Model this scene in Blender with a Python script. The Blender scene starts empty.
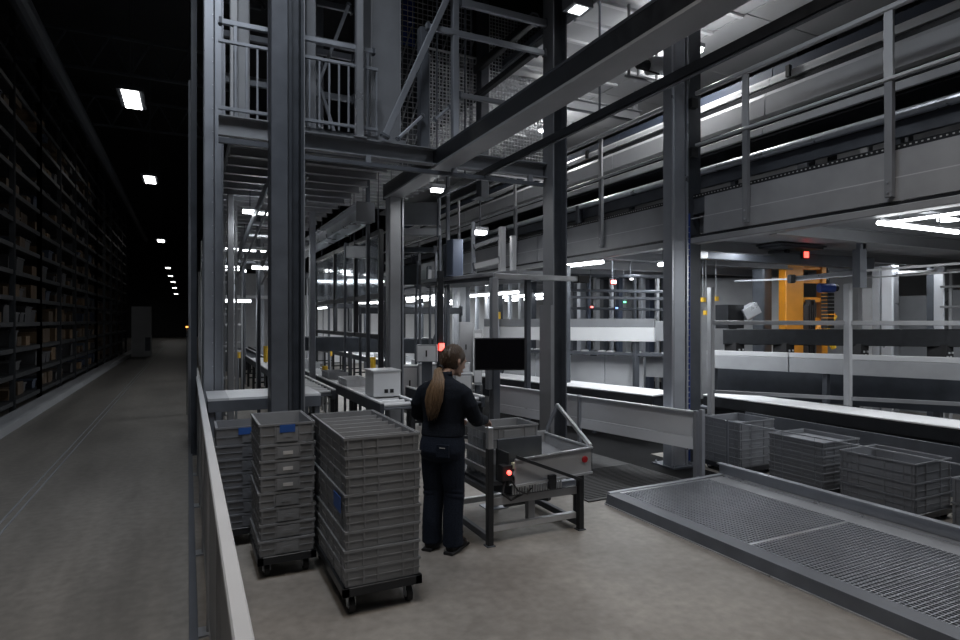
import bpy, bmesh, math, random
from mathutils import Vector, Matrix
random.seed(7)
SC = bpy.context.scene
COL = SC.collection
V = Vector
# ------------------------------------------------------------------ camera
CH = 1.9
YAW = math.atan(292 / 600)
cam_d = bpy.data.cameras.new('camera'); cam_d.sensor_width = 36; cam_d.lens = 22.5
cam_d.clip_start = 0.05; cam_d.clip_end = 300
cam = bpy.data.objects.new('camera', cam_d); COL.objects.link(cam)
cam.location = (0, 0, CH); cam.rotation_euler = (math.pi / 2, 0, -YAW)
SC.camera = cam
# ------------------------------------------------------------------ world, exposure
wd = bpy.data.worlds.new('hall_ambient'); SC.world = wd; wd.use_nodes = True
bg = wd.node_tree.nodes['Background']
bg.inputs[0].default_value = (0.55, 0.62, 0.75, 1); bg.inputs[1].default_value = 0.012
SC.view_settings.view_transform = 'Standard'; SC.view_settings.look = 'None'
SC.view_settings.gamma = 1.0; SC.view_settings.use_curve_mapping = False
SC.view_settings.exposure = 0.0
# ------------------------------------------------------------------ unseen overhead lights: lamps inferred from the lit floor, plus added fill
def area(loc, size, power, color=(1, 1, 1), rot=(0, 0, 0), sy=None, spread=math.pi):
    l = bpy.data.lights.new('unseen_hall_light', 'AREA'); l.energy = power; l.color = color
    l.size = size; l.shape = 'RECTANGLE'; l.size_y = sy or size; l.spread = spread
    o = bpy.data.objects.new('unseen_hall_light', l); COL.objects.link(o); o.location = loc; o.rotation_euler = rot
    return o
WARM = (1.0, 0.91, 0.82); COOL = (0.86, 0.92, 1.0)
area((3.5, 1.7, 5.6), .5, 41, WARM, sy=1.4, spread=2.4)
area((4.3, 3.9, 5.75), .4, 22, COOL, sy=1.2, spread=2.5)  # added out of view to brighten the barrier sheets and station
area((1.0, 2.2, 5.6), .4, 24, WARM, sy=1.2, spread=2.3)
area((5.2, 1.2, 5.6), .4, 8, COOL, sy=1.2, spread=2.4)
area((-.9, 2.4, 6.4), .3, 14, WARM, sy=1.2, spread=1.5)
area((.4, 3.6, 9.6), 1.2, 105, COOL, rot=(.35, .15, 0), sy=2.4, spread=1.7)  # added out of view to brighten the upper cage
# ------------------------------------------------------------------ pixel / depth helper for anchor points
SN, CS = math.sin(YAW), math.cos(YAW)
def at(px, py, d):
    l = (px - 480) / 600 * d
    return V((d * SN + l * CS, d * CS - l * SN, CH - (py - 320) / 600 * d))
# ------------------------------------------------------------------ materials
M = {}
def mat(name, col, rough=.5, metal=0., noise=None, bump=0., nscale=12., spec=.5, emit=None, estr=0., alpha=None, stretch=None, trans=0.):
    m = bpy.data.materials.new(name); m.use_nodes = True; nt = m.node_tree; b = nt.nodes['Principled BSDF']
    b.inputs['Base Color'].default_value = (*col, 1); b.inputs['Roughness'].default_value = rough
    b.inputs['Metallic'].default_value = metal; b.inputs['Specular IOR Level'].default_value = spec
    if trans: b.inputs['Transmission Weight'].default_value = trans
    if emit: b.inputs['Emission Color'].default_value = (*emit, 1); b.inputs['Emission Strength'].default_value = estr
    if noise:
        tc = nt.nodes.new('ShaderNodeTexCoord'); nz = nt.nodes.new('ShaderNodeTexNoise')
        nz.inputs['Scale'].default_value = nscale; nz.inputs['Detail'].default_value = 5
        src = tc.outputs['Object']
        if stretch:
            mp = nt.nodes.new('ShaderNodeMapping'); mp.inputs['Scale'].default_value = stretch
            nt.links.new(src, mp.inputs[0]); src = mp.outputs[0]
        nt.links.new(src, nz.inputs[0])
        r = nt.nodes.new('ShaderNodeValToRGB')
        r.color_ramp.elements[0].position = .3; r.color_ramp.elements[1].position = .72
        r.color_ramp.elements[0].color = (*[c * (1 - noise) for c in col], 1)
        r.color_ramp.elements[1].color = (*[min(1, c * (1 + noise)) for c in col], 1)
        nt.links.new(nz.outputs[0], r.inputs[0]); nt.links.new(r.outputs[0], b.inputs['Base Color'])
        mr = nt.nodes.new('ShaderNodeMapRange'); mr.inputs[3].default_value = max(.05, rough - .12); mr.inputs[4].default_value = min(1, rough + .12)
        nt.links.new(nz.outputs[0], mr.inputs[0]); nt.links.new(mr.outputs[0], b.inputs['Roughness'])
        if bump:
            bp = nt.nodes.new('ShaderNodeBump'); bp.inputs['Strength'].default_value = bump; bp.inputs['Distance'].default_value = .01
            nt.links.new(nz.outputs[0], bp.inputs['Height']); nt.links.new(bp.outputs[0], b.inputs['Normal'])
    M[name] = m
    return m
mat('galvanized', (.36, .38, .42), .42, .5, noise=.09, nscale=4)
mat('bright_galvanized', (.6, .62, .66), .3, .7, noise=.06, nscale=3)
mat('dark_steel', (.055, .062, .075), .45, .2, noise=.2, nscale=5)
mat('charcoal_steel', (.11, .12, .14), .5, .2, noise=.15, nscale=5)
mat('grey_paint', (.25, .26, .28), .45, .1, noise=.1, nscale=3)
mat('mid_grey_paint', (.34, .35, .37), .45, .1, noise=.1, nscale=3)
mat('light_panel', (.55, .56, .58), .42, .05, noise=.06, nscale=2)
mat('white_panel', (.74, .75, .77), .4, .0, noise=.05, nscale=2)
mat('brushed_sheet', (.66, .68, .72), .42, .1, noise=.07, nscale=1.5)
mat('aluminium', (.62, .64, .67), .32, .8, noise=.12, nscale=8)
mat('floor_shade_dark', (.012, .012, .013), .9, .0, noise=.3, nscale=3, spec=.1)
mat('black_rubber', (.014, .014, .016), .65, .0, noise=.2)
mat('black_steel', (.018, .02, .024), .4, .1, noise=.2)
mat('belt', (.02, .021, .024), .35, .0, noise=.3, nscale=20)
mat('tote_grey', (.225, .235, .25), .5, .0, noise=.1, nscale=6)
mat('tote_dark', (.17, .18, .2), .5, .0, noise=.12, nscale=6)
mat('tote_rim', (.34, .35, .37), .45, .0, noise=.1, nscale=6)
mat('sticker_blue', (.03, .10, .36), .4)
mat('sticker_white', (.6, .6, .6), .5)
mat('paper', (.8, .74, .52), .7)
mat('orange_paint', (.62, .24, .015), .4, .0, noise=.12, nscale=4)
mat('yellow_paint', (.72, .44, .03), .45, .0, noise=.1)
mat('blue_paint', (.03, .07, .32), .4)
mat('red_plastic', (.35, .01, .015), .35)
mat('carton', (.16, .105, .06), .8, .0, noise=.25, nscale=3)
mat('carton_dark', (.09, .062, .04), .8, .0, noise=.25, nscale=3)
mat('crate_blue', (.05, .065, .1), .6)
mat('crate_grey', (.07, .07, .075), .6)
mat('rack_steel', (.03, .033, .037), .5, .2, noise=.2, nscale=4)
mat('perforation_white', (.5, .5, .5), .5)
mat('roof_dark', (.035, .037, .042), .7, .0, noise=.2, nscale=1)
mat('wall_panel', (.36, .37, .39), .5, .0, noise=.06, nscale=1)
mat('glass', (.5, .55, .6), .06, .0, trans=.85)
mat('screen', (.006, .006, .008), .12, .0, spec=.6)
mat('skin', (.52, .33, .25), .55, .0, noise=.06, nscale=30)
mat('jacket_cloth', (.009, .012, .019), .85, .0, noise=.3, nscale=60, bump=.4, spec=.2)
mat('trouser_cloth', (.012, .017, .03), .85, .0, noise=.3, nscale=80, bump=.4, spec=.2)
mat('hair_brown', (.18, .112, .062), .5, .0, noise=.55, nscale=40, stretch=(4, 4, .4))
mat('hair_root', (.06, .036, .021), .5, .0, noise=.4, nscale=40, stretch=(4, 4, .5))
mat('shoe_black', (.012, .012, .014), .6)
mat('shoe_orange', (.5, .18, .02), .6)
mat('eye_white', (.7, .68, .65), .3); mat('lip', (.35, .14, .12), .5)
def emis(name, col, s):
    m = mat(name, (.8, .8, .8), .5, emit=col, estr=s); return m
emis('led_white', (.95, .98, 1), 9.); emis('led_soft', (.95, .98, 1), 4.5); emis('led_corridor', (1, .99, .97), 7.)
emis('led_red', (1, .06, .04), 4.); emis('white_glow', (.95, .98, 1), .7); emis('led_green', (.1, 1, .4), 3.); emis('led_orange', (1, .35, .05), 3.); emis('led_blue', (.1, .3, 1), 2.)
# lit far workspace wall seen through the machinery (a luminous translucent wall)
# concrete floor
def concrete(name, c0, c1, rail=False):
    m = bpy.data.materials.new(name); m.use_nodes = True; nt = m.node_tree; b = nt.nodes['Principled BSDF']
    tc = nt.nodes.new('ShaderNodeTexCoord')
    n1 = nt.nodes.new('ShaderNodeTexNoise'); n1.inputs['Scale'].default_value = .9; n1.inputs['Detail'].default_value = 8; n1.inputs['Roughness'].default_value = .62
    n2 = nt.nodes.new('ShaderNodeTexNoise'); n2.inputs['Scale'].default_value = 14; n2.inputs['Detail'].default_value = 6
    mp = nt.nodes.new('ShaderNodeMapping'); mp.inputs['Scale'].default_value = (1.4, .22, 1)
    nt.links.new(tc.outputs['Object'], mp.inputs[0]); nt.links.new(mp.outputs[0] if rail else tc.outputs['Object'], n1.inputs[0]); nt.links.new(tc.outputs['Object'], n2.inputs[0])
    r = nt.nodes.new('ShaderNodeValToRGB'); r.color_ramp.elements[0].position = .33; r.color_ramp.elements[1].position = .68
    r.color_ramp.elements[0].color = (*c0, 1); r.color_ramp.elements[1].color = (*c1, 1)
    mx = nt.nodes.new('ShaderNodeMix'); mx.data_type = 'RGBA'; mx.blend_type = 'OVERLAY'; mx.inputs[0].default_value = .35
    nt.links.new(n1.outputs[0], r.inputs[0]); nt.links.new(r.outputs[0], mx.inputs[6]); nt.links.new(n2.outputs[0], mx.inputs[7])
    nt.links.new(mx.outputs[2], b.inputs['Base Color'])
    mr = nt.nodes.new('ShaderNodeMapRange'); mr.inputs[3].default_value = .38; mr.inputs[4].default_value = .62
    nt.links.new(n1.outputs[0], mr.inputs[0]); nt.links.new(mr.outputs[0], b.inputs['Roughness'])
    bp = nt.nodes.new('ShaderNodeBump'); bp.inputs['Strength'].default_value = .08; bp.inputs['Distance'].default_value = .01
    nt.links.new(n2.outputs[0], bp.inputs['Height']); nt.links.new(bp.outputs[0], b.inputs['Normal'])
    M[name] = m
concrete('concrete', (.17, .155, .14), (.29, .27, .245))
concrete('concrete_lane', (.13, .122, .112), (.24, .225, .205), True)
# ------------------------------------------------------------------ mesh building
class MB:
    def __init__(s): s.v = []; s.f = []
    def add(s, vs, fs):
        n = len(s.v); s.v += [tuple(p) for p in vs]; s.f += [tuple(i + n for i in f) for f in fs]; return s
    def box(s, x0, x1, y0, y1, z0, z1):
        return s.add([(x0, y0, z0), (x1, y0, z0), (x1, y1, z0), (x0, y1, z0), (x0, y0, z1), (x1, y0, z1), (x1, y1, z1), (x0, y1, z1)],
                     [(3, 2, 1, 0), (4, 5, 6, 7), (0, 1, 5, 4), (1, 2, 6, 5), (2, 3, 7, 6), (3, 0, 4, 7)])
    def ext(s, p0, p1, prof, up=None, cap=True, scale1=1.):
        p0 = V(p0); p1 = V(p1); t = (p1 - p0).normalized()
        if up is None: up = V((0, -1, 0)) if abs(t.z) > .98 else V((0, 0, 1))
        side = t.cross(V(up)).normalized(); u2 = side.cross(t)
        n = len(prof)
        vs = [p0 + side * a + u2 * b for a, b in prof] + [p1 + side * a * scale1 + u2 * b * scale1 for a, b in prof]
        fs = [(i, (i + 1) % n, n + (i + 1) % n, n + i) for i in range(n)]
        if cap: fs += [tuple(range(n - 1, -1, -1)), tuple(range(n, 2 * n))]
        return s.add(vs, fs)
    def bar(s, p0, p1, w, h=None, c=.08, up=None): return s.ext(p0, p1, rect(w, h or w, c), up)
    def rod(s, p0, p1, r, n=8, r1=None): return s.ext(p0, p1, circ(r, n), scale1=(r1 or r) / r)
    def tube(s, pts, rads, n=10, flat=None):
        """swept tube through pts with radius per point; flat = (a,b) multipliers"""
        pts = [V(p) for p in pts]; k = len(pts); vs = []; fs = []
        ref = None
        for i, p in enumerate(pts):
            t = (pts[min(i + 1, k - 1)] - pts[max(i - 1, 0)]).normalized()
            if ref is None: ref = V((0, 0, 1)) if abs(t.z) < .9 else V((0, 1, 0))
            a = t.cross(ref).normalized(); b = a.cross(t).normalized(); ref = b
            r = rads[i] if isinstance(rads, (list, tuple)) else rads
            ra, rb = (r if isinstance(r, tuple) else (r, r))
            for j in range(n):
                an = 2 * math.pi * j / n; vs.append(p + a * math.cos(an) * ra + b * math.sin(an) * rb)
        for i in range(k - 1):
            for j in range(n): fs.append((i * n + j, i * n + (j + 1) % n, (i + 1) * n + (j + 1) % n, (i + 1) * n + j))
        fs += [tuple(range(n - 1, -1, -1)), tuple(range((k - 1) * n, k * n))]
        return s.add(vs, fs)
    def rings(s, rings, n=24, e=2.):
        """horizontal superellipse rings (cx,cy,z,rx,ry)"""
        vs = []; fs = []; k = len(rings)
        for cx, cy, z, rx, ry in rings:
            for j in range(n):
                an = 2 * math.pi * j / n; c, q = math.cos(an), math.sin(an)
                vs.append((cx + rx * math.copysign(abs(c) ** (2 / e), c), cy + ry * math.copysign(abs(q) ** (2 / e), q), z))
        for i in range(k - 1):
            for j in range(n): fs.append((i * n + j, i * n + (j + 1) % n, (i + 1) * n + (j + 1) % n, (i + 1) * n + j))
        fs += [tuple(range(n - 1, -1, -1)), tuple(range((k - 1) * n, k * n))]
        return s.add(vs, fs)
    def sph(s, c, rx, ry, rz, n=12):
        vs = []; m = n // 2; rs = []
        for i in range(1, m):
            th = math.pi * i / m; rs.append((c[0], c[1], c[2] - rz * math.cos(th), rx * math.sin(th), ry * math.sin(th)))
        return s.rings(rs, n)
    def build(s, name, m, parent=None, origin=None, smooth=False):
        me = bpy.data.meshes.new(name)
        xs = [p[0] for p in s.v]; ys = [p[1] for p in s.v]; zs = [p[2] for p in s.v]
        o0 = V(origin) if origin is not None else V(((min(xs) + max(xs)) / 2, (min(ys) + max(ys)) / 2, min(zs)))
        me.from_pydata([(p[0] - o0.x, p[1] - o0.y, p[2] - o0.z) for p in s.v], [], s.f); me.update()
        me.materials.append(M[m] if isinstance(m, str) else m)
        if smooth:
            me.polygons.foreach_set('use_smooth', [True] * len(me.polygons))
        o = bpy.data.objects.new(name, me); COL.objects.link(o)
        if parent is not None:
            o.parent = parent; o.location = o0 - wloc(parent)
        else: o.location = o0
        return o
def wloc(o):
    p = V(o.location)
    while o.parent is not None: o = o.parent; p += V(o.location)
    return p
def rect(w, h, c=.08):
    a, b = w / 2, h / 2; k = min(w, h) * c
    return [(-a + k, -b), (a - k, -b), (a, -b + k), (a, b - k), (a - k, b), (-a + k, b), (-a, b - k), (-a, -b + k)]
def circ(r, n=8): return [(r * math.cos(2 * math.pi * i / n), r * math.sin(2 * math.pi * i / n)) for i in range(n)]
def ibeam(w, h, tf, tw):
    a, b, t = w / 2, h / 2, tw / 2
    return [(-a, -b), (a, -b), (a, -b + tf), (t, -b + tf), (t, b - tf), (a, b - tf), (a, b), (-a, b), (-a, b - tf), (-t, b - tf), (-t, -b + tf), (-a, -b + tf)]
def hcol(w, h, tf, tw):   # flanges left/right (normals along u)
    return [(y, -x) for x, y in ibeam(h, w, tf, tw)]
def chan(w, h, t):        # channel, open to +u
    a, b = w / 2, h / 2
    return [(-a, -b), (a, -b), (a, -b + t), (-a + t, -b + t), (-a + t, b - t), (a, b - t), (a, b), (-a, b)]
def tag(o, label, cat=None, group=None, kind=None):
    if label: o['label'] = label
    if cat: o['category'] = cat
    if group: o['group'] = group
    if kind: o['kind'] = kind
    return o
def thing(name, label, cat, loc=(0, 0, 0), group=None):
    o = bpy.data.objects.new(name, None); COL.objects.link(o); o.location = loc; o.empty_display_size = .1
    return tag(o, label, cat, group)
def copy_tree(o, parent=None):
    c = o.copy(); COL.objects.link(c)
    if parent is not None: c.parent = parent
    for ch in list(o.children): copy_tree(ch, c)
    return c
def bev(o, w=.004, seg=1):
    b = o.modifiers.new('bevel', 'BEVEL'); b.width = w; b.segments = seg; b.limit_method = 'ANGLE'; b.angle_limit = math.radians(40); return o
def struct(mb, name, m, label=None, parent=None):
    o = mb.build(name, m, parent); o['kind'] = 'structure'
    if label: o['label'] = label
    return o
ORD = ['top', 'second', 'third', 'fourth', 'fifth', 'sixth', 'seventh', 'eighth', 'ninth', 'tenth', 'eleventh', 'twelfth']
# ================================================================== THE SETTING
struct(MB().box(.06, 26, -3, 75, -.3, 0), 'floor', 'concrete')
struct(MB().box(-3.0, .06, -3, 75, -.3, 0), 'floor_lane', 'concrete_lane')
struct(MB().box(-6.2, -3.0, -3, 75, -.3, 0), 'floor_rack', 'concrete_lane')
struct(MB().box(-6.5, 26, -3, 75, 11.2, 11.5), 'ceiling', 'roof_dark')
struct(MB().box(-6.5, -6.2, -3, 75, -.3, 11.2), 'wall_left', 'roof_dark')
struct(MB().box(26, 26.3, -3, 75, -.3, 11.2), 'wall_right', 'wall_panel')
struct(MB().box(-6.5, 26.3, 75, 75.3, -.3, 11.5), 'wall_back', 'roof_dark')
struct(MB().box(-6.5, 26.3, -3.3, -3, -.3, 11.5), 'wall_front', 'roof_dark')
struct(MB().box(4.0, 5.9, 5.14, 6.6, 0, .003).box(4.0, 13, 6.6, 16, 0, .003), 'floor_shade', 'floor_shade_dark', 'dark sheet painting shade on the floor under the conveyors')  # dark sheet laid on the concrete to stand for shade
# raised kerb along the racking and the recessed guide rails in the lane
struct(MB().ext((-2.86, 6, .075), (-2.86, 46, .075), [(-.17, -.075), (.17, -.075), (.15, .06), (.1, .075), (-.17, .075)]), 'trim_1', 'mid_grey_paint', 'low concrete kerb along the racking')
for i, x in enumerate((-1.58, -1.50)):
    struct(MB().bar((x, -2, .002), (x, 46, .002), .016, .012), 'trim_%d' % (i + 2), 'galvanized', 'steel guide rail set in the lane')
struct(MB().bar((.03, -2, .012), (.03, 46, .012), .05, .024), 'trim_4', 'charcoal_steel', 'dark edging strip under the barrier')
# ------------------------------------------------------------------ dark racking wall left of the lane
RZ = [0.25 + .52 * i for i in range(16)]
rack_y0, bay, nb = 7.5, 2.4, 13
def rack(i0, n, label):
    y0 = rack_y0 + i0 * bay
    t = thing('storage_rack', label, 'rack', (-3.7, y0 + n * bay / 2, 0))
    for k in range(n + 1):
        for x in (-3.12, -4.2):
            MB().ext((x, y0 + k * bay, 0), (x, y0 + k * bay, 8.7), chan(.09, .08, .012)).build('upright', 'rack_steel', t)
    for z in RZ:
        for k in range(n):
            MB().bar((-3.12, y0 + k * bay + .04, z), (-3.12, y0 + (k + 1) * bay - .04, z), .05, .09).build('shelf_beam', 'rack_steel', t)
            if z < 6: MB().box(-4.2, -3.15, y0 + k * bay + .04, y0 + (k + 1) * bay - .04, z + .03, z + .045).build('shelf_board', 'rack_steel', t)
    return t
rack(0, 4, 'nearest run of tall dark storage racking beside the lane')
rack(4, 4, 'middle run of tall dark storage racking beside the lane')
rack(8, 5, 'farthest run of tall dark storage racking beside the lane')
# goods on the racking: first 300 are things, the rest one stuff object
protos = {}
rest = MB(); cnt = 0
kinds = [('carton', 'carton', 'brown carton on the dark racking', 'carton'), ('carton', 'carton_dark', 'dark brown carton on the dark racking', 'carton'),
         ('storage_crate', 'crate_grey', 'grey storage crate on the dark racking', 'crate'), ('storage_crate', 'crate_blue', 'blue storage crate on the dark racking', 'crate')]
def goods_proto(kd, s):
    key = (kd, s)
    if key in protos: return protos[key].copy()
    nm, mt, lb, ct = kinds[kd]; w, h = .36 + .12 * s, .2 + .07 * s
    mb = MB()
    if kd < 2:
        mb.box(-.3, .3, -w / 2, w / 2, 0, h).box(-.302, .302, -.03, .03, h * .55, h + .003)
    else:
        mb.add([(-.28, -w / 2 + .03, 0), (.28, -w / 2 + .03, 0), (.28, w / 2 - .03, 0), (-.28, w / 2 - .03, 0), (-.3, -w / 2, h), (.3, -w / 2, h), (.3, w / 2, h), (-.3, w / 2, h)],
               [(3, 2, 1, 0), (4, 5, 6, 7), (0, 1, 5, 4), (1, 2, 6, 5), (2, 3, 7, 6), (3, 0, 4, 7)]).box(-.315, .315, -w / 2 - .015, w / 2 + .015, h - .03, h + .005)
    o = mb.build(nm, mt); tag(o, lb, ct, 'goods on the dark racking'); protos[key] = o
    return o
cells = []
for k in range(nb):
    for zi, z in enumerate(RZ[:-3]):
        y = rack_y0 + k * bay + .34
        while y < rack_y0 + (k + 1) * bay - .3:
            if random.random() < .78: cells.append((y, z, random.choice((0, 0, 1, 1, 2, 2, 3)), random.randint(0, 2), random.uniform(-.05, .05)))
            y += .5
vis = [c for c in cells if c[0] > 10.6]
vis.sort(key=lambda c: (c[0] ** 2 + (c[1] - 1.9) ** 2))
first = set(id(c) for c in vis[:298])
WORDS = ['first', 'second', 'third', 'fourth', 'fifth', 'sixth', 'seventh', 'eighth', 'ninth', 'tenth', 'eleventh', 'twelfth', 'thirteenth', 'fourteenth']
rows = {}
for c in sorted(vis, key=lambda c: c[0]): rows.setdefault((int((c[0] - rack_y0) / bay), c[1]), []).append(id(c))
for c in cells:
    y, z, kd, s, dx = c
    if id(c) in first:
        o = goods_proto(kd, s); 
        if o.name not in COL.objects: COL.objects.link(o)
        o.location = (-3.56 + dx, y, z + .045)
        kb = int((y - rack_y0) / bay)
        o['label'] = '%s, %s in its row, %s shelf up, %s bay of the dark racking' % (kinds[kd][2].replace(' on the dark racking', ''), WORDS[rows[(kb, z)].index(id(c))], WORDS[RZ.index(z)], WORDS[kb])
    elif y > 10.6:
        w, h = .36 + .12 * s, .2 + .07 * s
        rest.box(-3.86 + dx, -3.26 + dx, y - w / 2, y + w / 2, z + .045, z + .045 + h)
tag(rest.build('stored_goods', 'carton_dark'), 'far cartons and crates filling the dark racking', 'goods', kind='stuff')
# far end of the lane
t = thing('control_cabinet', 'tall pale grey cabinet standing far down the lane by the racking', 'cabinet', (-2.1, 36, 0))
MB().box(-2.62, -1.72, 35.6, 36.2, 0, 2.6).build('body', 'light_panel', t); MB().box(-2.0, -1.76, 35.57, 35.6, .3, 1.0).build('vent', 'charcoal_steel', t)
MB().box(-2.56, -2.04, 35.57, 35.6, .1, 2.5).build('door', 'light_panel', t)
# trusses under the lane roof
for i, y in enumerate((9.5, 15.5, 21.5, 27.5)):
    t = thing('roof_truss', '%s dark roof truss spanning the lane ceiling' % ('nearest', 'second nearest', 'third nearest', 'farthest')[i], 'truss', (-2.5, y, 9.4))
    MB().bar((-6.1, y, 10.6), (1.6, y, 10.6), .09).build('top_chord', 'charcoal_steel', t)
    MB().bar((-6.1, y, 9.5), (1.6, y, 9.5), .09).build('bottom_chord', 'charcoal_steel', t)
    x = -6.0
    while x < 1.2:
        MB().bar((x, y, 9.5), (x + .55, y, 10.6), .05).build('web_member', 'charcoal_steel', t); MB().bar((x + .55, y, 10.6), (x + 1.1, y, 9.5), .05).build('web_member', 'charcoal_steel', t); x += 1.1
tag(MB().rod((-2.55, 4, 7.3), (-2.55, 46, 7.3), .16, 12).build('ventilation_duct', 'charcoal_steel'), 'long dark round duct under the lane ceiling', 'duct')
# lane lamps
for i, (px, py, d) in enumerate(((132, 100, 13.9), (150, 180, 21.9), (161, 241, 38.7 * .9), (168, 268, 48), (170.5, 276, 52), (173, 282, 55), (174.5, 288, 58), (176, 294, 60))):
    p = at(px, py, d); 
    t = thing('lane_lamp', '%s white panel lamp above the dark lane' % ('nearest', 'second', 'third', 'fourth', 'fifth', 'sixth', 'seventh', 'farthest')[i], 'lamp', p, 'lane lamps')
    L = .62 if i < 3 else .5
    MB().box(p.x - .26, p.x + .26, p.y - L - .04, p.y + L + .04, p.z + .01, p.z + .1).build('housing', 'charcoal_steel', t)
    MB().box(p.x - .17, p.x + .17, p.y - L, p.y + L, p.z - .01, p.z + .012).build('diffuser', 'led_corridor', t)
    for s in (-1, 1): MB().rod((p.x, p.y + s * .4, p.z + .09), (p.x, p.y + s * .4, 11.21), .008, 6).build('hanger', 'charcoal_steel', t)
# ------------------------------------------------------------------ lane barrier
t = thing('safety_barrier', 'long grey metal barrier with flat top rail between lane and work area', 'barrier', (.11, 6, 0))
MB().ext((.125, 1.2, 1.09), (.125, 11.0, 1.09), rect(.05, .035, .15)).build('top_rail', 'light_panel', t)
y = 1.25
while y < 11:
    MB().ext((.125, y, 0), (.125, y, 1.075), rect(.05, .05)).build('post', 'mid_grey_paint', t)
    MB().box(.05, .2, y - .06, y + .06, 0, .012).build('foot_plate', 'galvanized', t)
    if y + 1.38 < 11.1:
        MB().box(.115, .135, y + .05, y + 1.32, .09, 1.03).build('panel', 'grey_paint', t)
        MB().bar((.125, y + .03, .08), (.125, y + 1.34, .08), .03, .03).build('bottom_rail', 'mid_grey_paint', t)
    y += 1.38
# ================================================================== STEEL FRAME
def base_plate(t, x, y, s=.4): 
    MB().box(x - s / 2, x + s / 2, y - s / 2, y + s / 2, 0, .02).build('base_plate', 'charcoal_steel', t)
    for a in (-1, 1):
        for b in (-1, 1): MB().rod((x + a * s * .4, y + b * s * .4, .02), (x + a * s * .4, y + b * s * .4, .05), .012, 6).build('bolt', 'galvanized', t)
# column 1
t = thing('steel_column', 'tall shiny galvanized column at the far end of the lane barrier', 'column', (.29, 8.5, 0))
MB().ext((.24, 8.5, 0), (.24, 8.5, 9.2), rect(.13, .2, .1)).build('front_tube', 'galvanized', t)
MB().ext((.36, 8.5, 0), (.36, 8.5, 9.2), hcol(.1, .22, .012, .012)).build('side_channel', 'galvanized', t)
z = .4
mbb = MB().rod((0, 0, 0), (0, -.008, 0), .009, 6).build('bolt', 'bright_galvanized', t); mbb.location = V((.3, 8.385, .4)) - wloc(t)
while z < 9:
    b = mbb.copy(); COL.objects.link(b); b.location = V((.285, 8.395, z)) - wloc(t); z += .3
base_plate(t, .29, 8.5, .36)
# posts on lane edge
for i, (x, y, z1, w, m, lb) in enumerate(((.075, 9.4, 9.0, .075, 'dark_steel', 'thin dark post behind the end of the lane barrier'), (.03, 10.6, 5.7, .05, 'galvanized', 'thin galvanized post with holes at the lane edge'), (.06, 13.5, 9, .09, 'dark_steel', 'far dark post at the lane edge'))):
    t = thing('edge_post', lb, 'post', (x, y, 0))
    MB().ext((x, y, 0), (x, y, z1), chan(w, w * 1.6, .012)).build('profile', m, t); MB().box(x - .03, x + .09, y - .08, y + .08, 0, .015).build('base_plate', m, t)
# column 2 (foreground dark)
t = thing('steel_column', 'tall dark grey steel column directly behind the tote stacks', 'column', (.985, 7.0, 0))
MB().ext((.9, 7.0, 0), (.9, 7.0, 9.4), rect(.18, .3, .05)).build('box_section', 'charcoal_steel', t)
MB().box(.99, 1.0, 6.86, 7.15, 0, 9.4).build('joint_strip', 'black_steel', t)
MB().ext((1.08, 7.02, 0), (1.08, 7.02, 9.4), [(-.08, -.12), (.08, -.12), (.08, .15), (.05, .15), (.05, -.02), (-.05, -.02), (-.05, .15), (-.08, .15)]).build('channel_section', 'dark_steel', t)
MB().box(1.161, 1.175, 6.88, 7.16, 0, 9.4).build('edge_strip', 'grey_paint', t)
base_plate(t, .985, 7.0, .5)
# column 3 (centre right)
t = thing('steel_column', 'tall dark H-section column behind the packing station and monitor', 'column', (4.48, 6.88, 0))
MB().box(4.365, 4.385, 6.75, 7.0, 0, 8.6).build('flange', 'grey_paint', t); MB().box(4.567, 4.587, 6.75, 7.0, 0, 8.6).build('flange', 'charcoal_steel', t)  # lit left flange coloured paler, shaded right flange and web darker
MB().box(4.385, 4.567, 6.85, 6.87, 0, 8.6).build('web', 'dark_steel', t)
MB().box(4.31, 4.36, 6.72, 7.0, .0, 2.1).build('reinforcing_plate', 'grey_paint', t)
base_plate(t, 4.476, 6.88, .42)
# column 4 (right) galvanized + dark twin
t = thing('steel_column', 'wide galvanized column at the end of the metal panel barrier', 'column', (5.72, 5.95, 0))
MB().ext((5.72, 5.95, 0), (5.72, 5.95, 6.05), rect(.23, .2, .12)).build('tube', 'galvanized', t)
MB().box(5.845, 5.86, 5.84, 6.06, 0, 6.05).build('edge_strip', 'bright_galvanized', t)
MB().box(5.59, 5.604, 5.84, 5.86, 0, 6.05).build('edge_strip', 'bright_galvanized', t)
for z in (4.08, 4.72):
    MB().box(5.86, 5.97, 5.78, 5.86, z - .06, z + .06).build('clamp', 'black_rubber', t)
base_plate(t, 5.72, 5.95, .4)
t = thing('cable_ladder', 'narrow vertical ladder of blue cables beside the galvanized column', 'cable ladder', (5.9, 5.9, 0))
for s in (0, .06): MB().bar((5.875 + s, 5.9, .0), (5.875 + s, 5.9, 3.3), .01, .03).build('side_rail', 'blue_paint', t)
for k in range(40): MB().rod((5.875, 5.89, .2 + k * .075), (5.935, 5.89, .2 + k * .075), .006, 6).build('rung', 'galvanized', t)
for s in (.015, .03, .045): MB().rod((5.875 + s, 5.91, 0), (5.875 + s, 5.91, 3.3), .007, 6).build('cable', 'blue_paint', t)
t = thing('steel_column', 'dark column just right of the wide galvanized column', 'column', (6.05, 6.0, 0))
MB().ext((6.06, 6.02, 0), (6.06, 6.02, 6.05), ibeam(.2, .2, .015, .012)).build('section', 'dark_steel', t); base_plate(t, 6.06, 6.02, .34)
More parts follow.
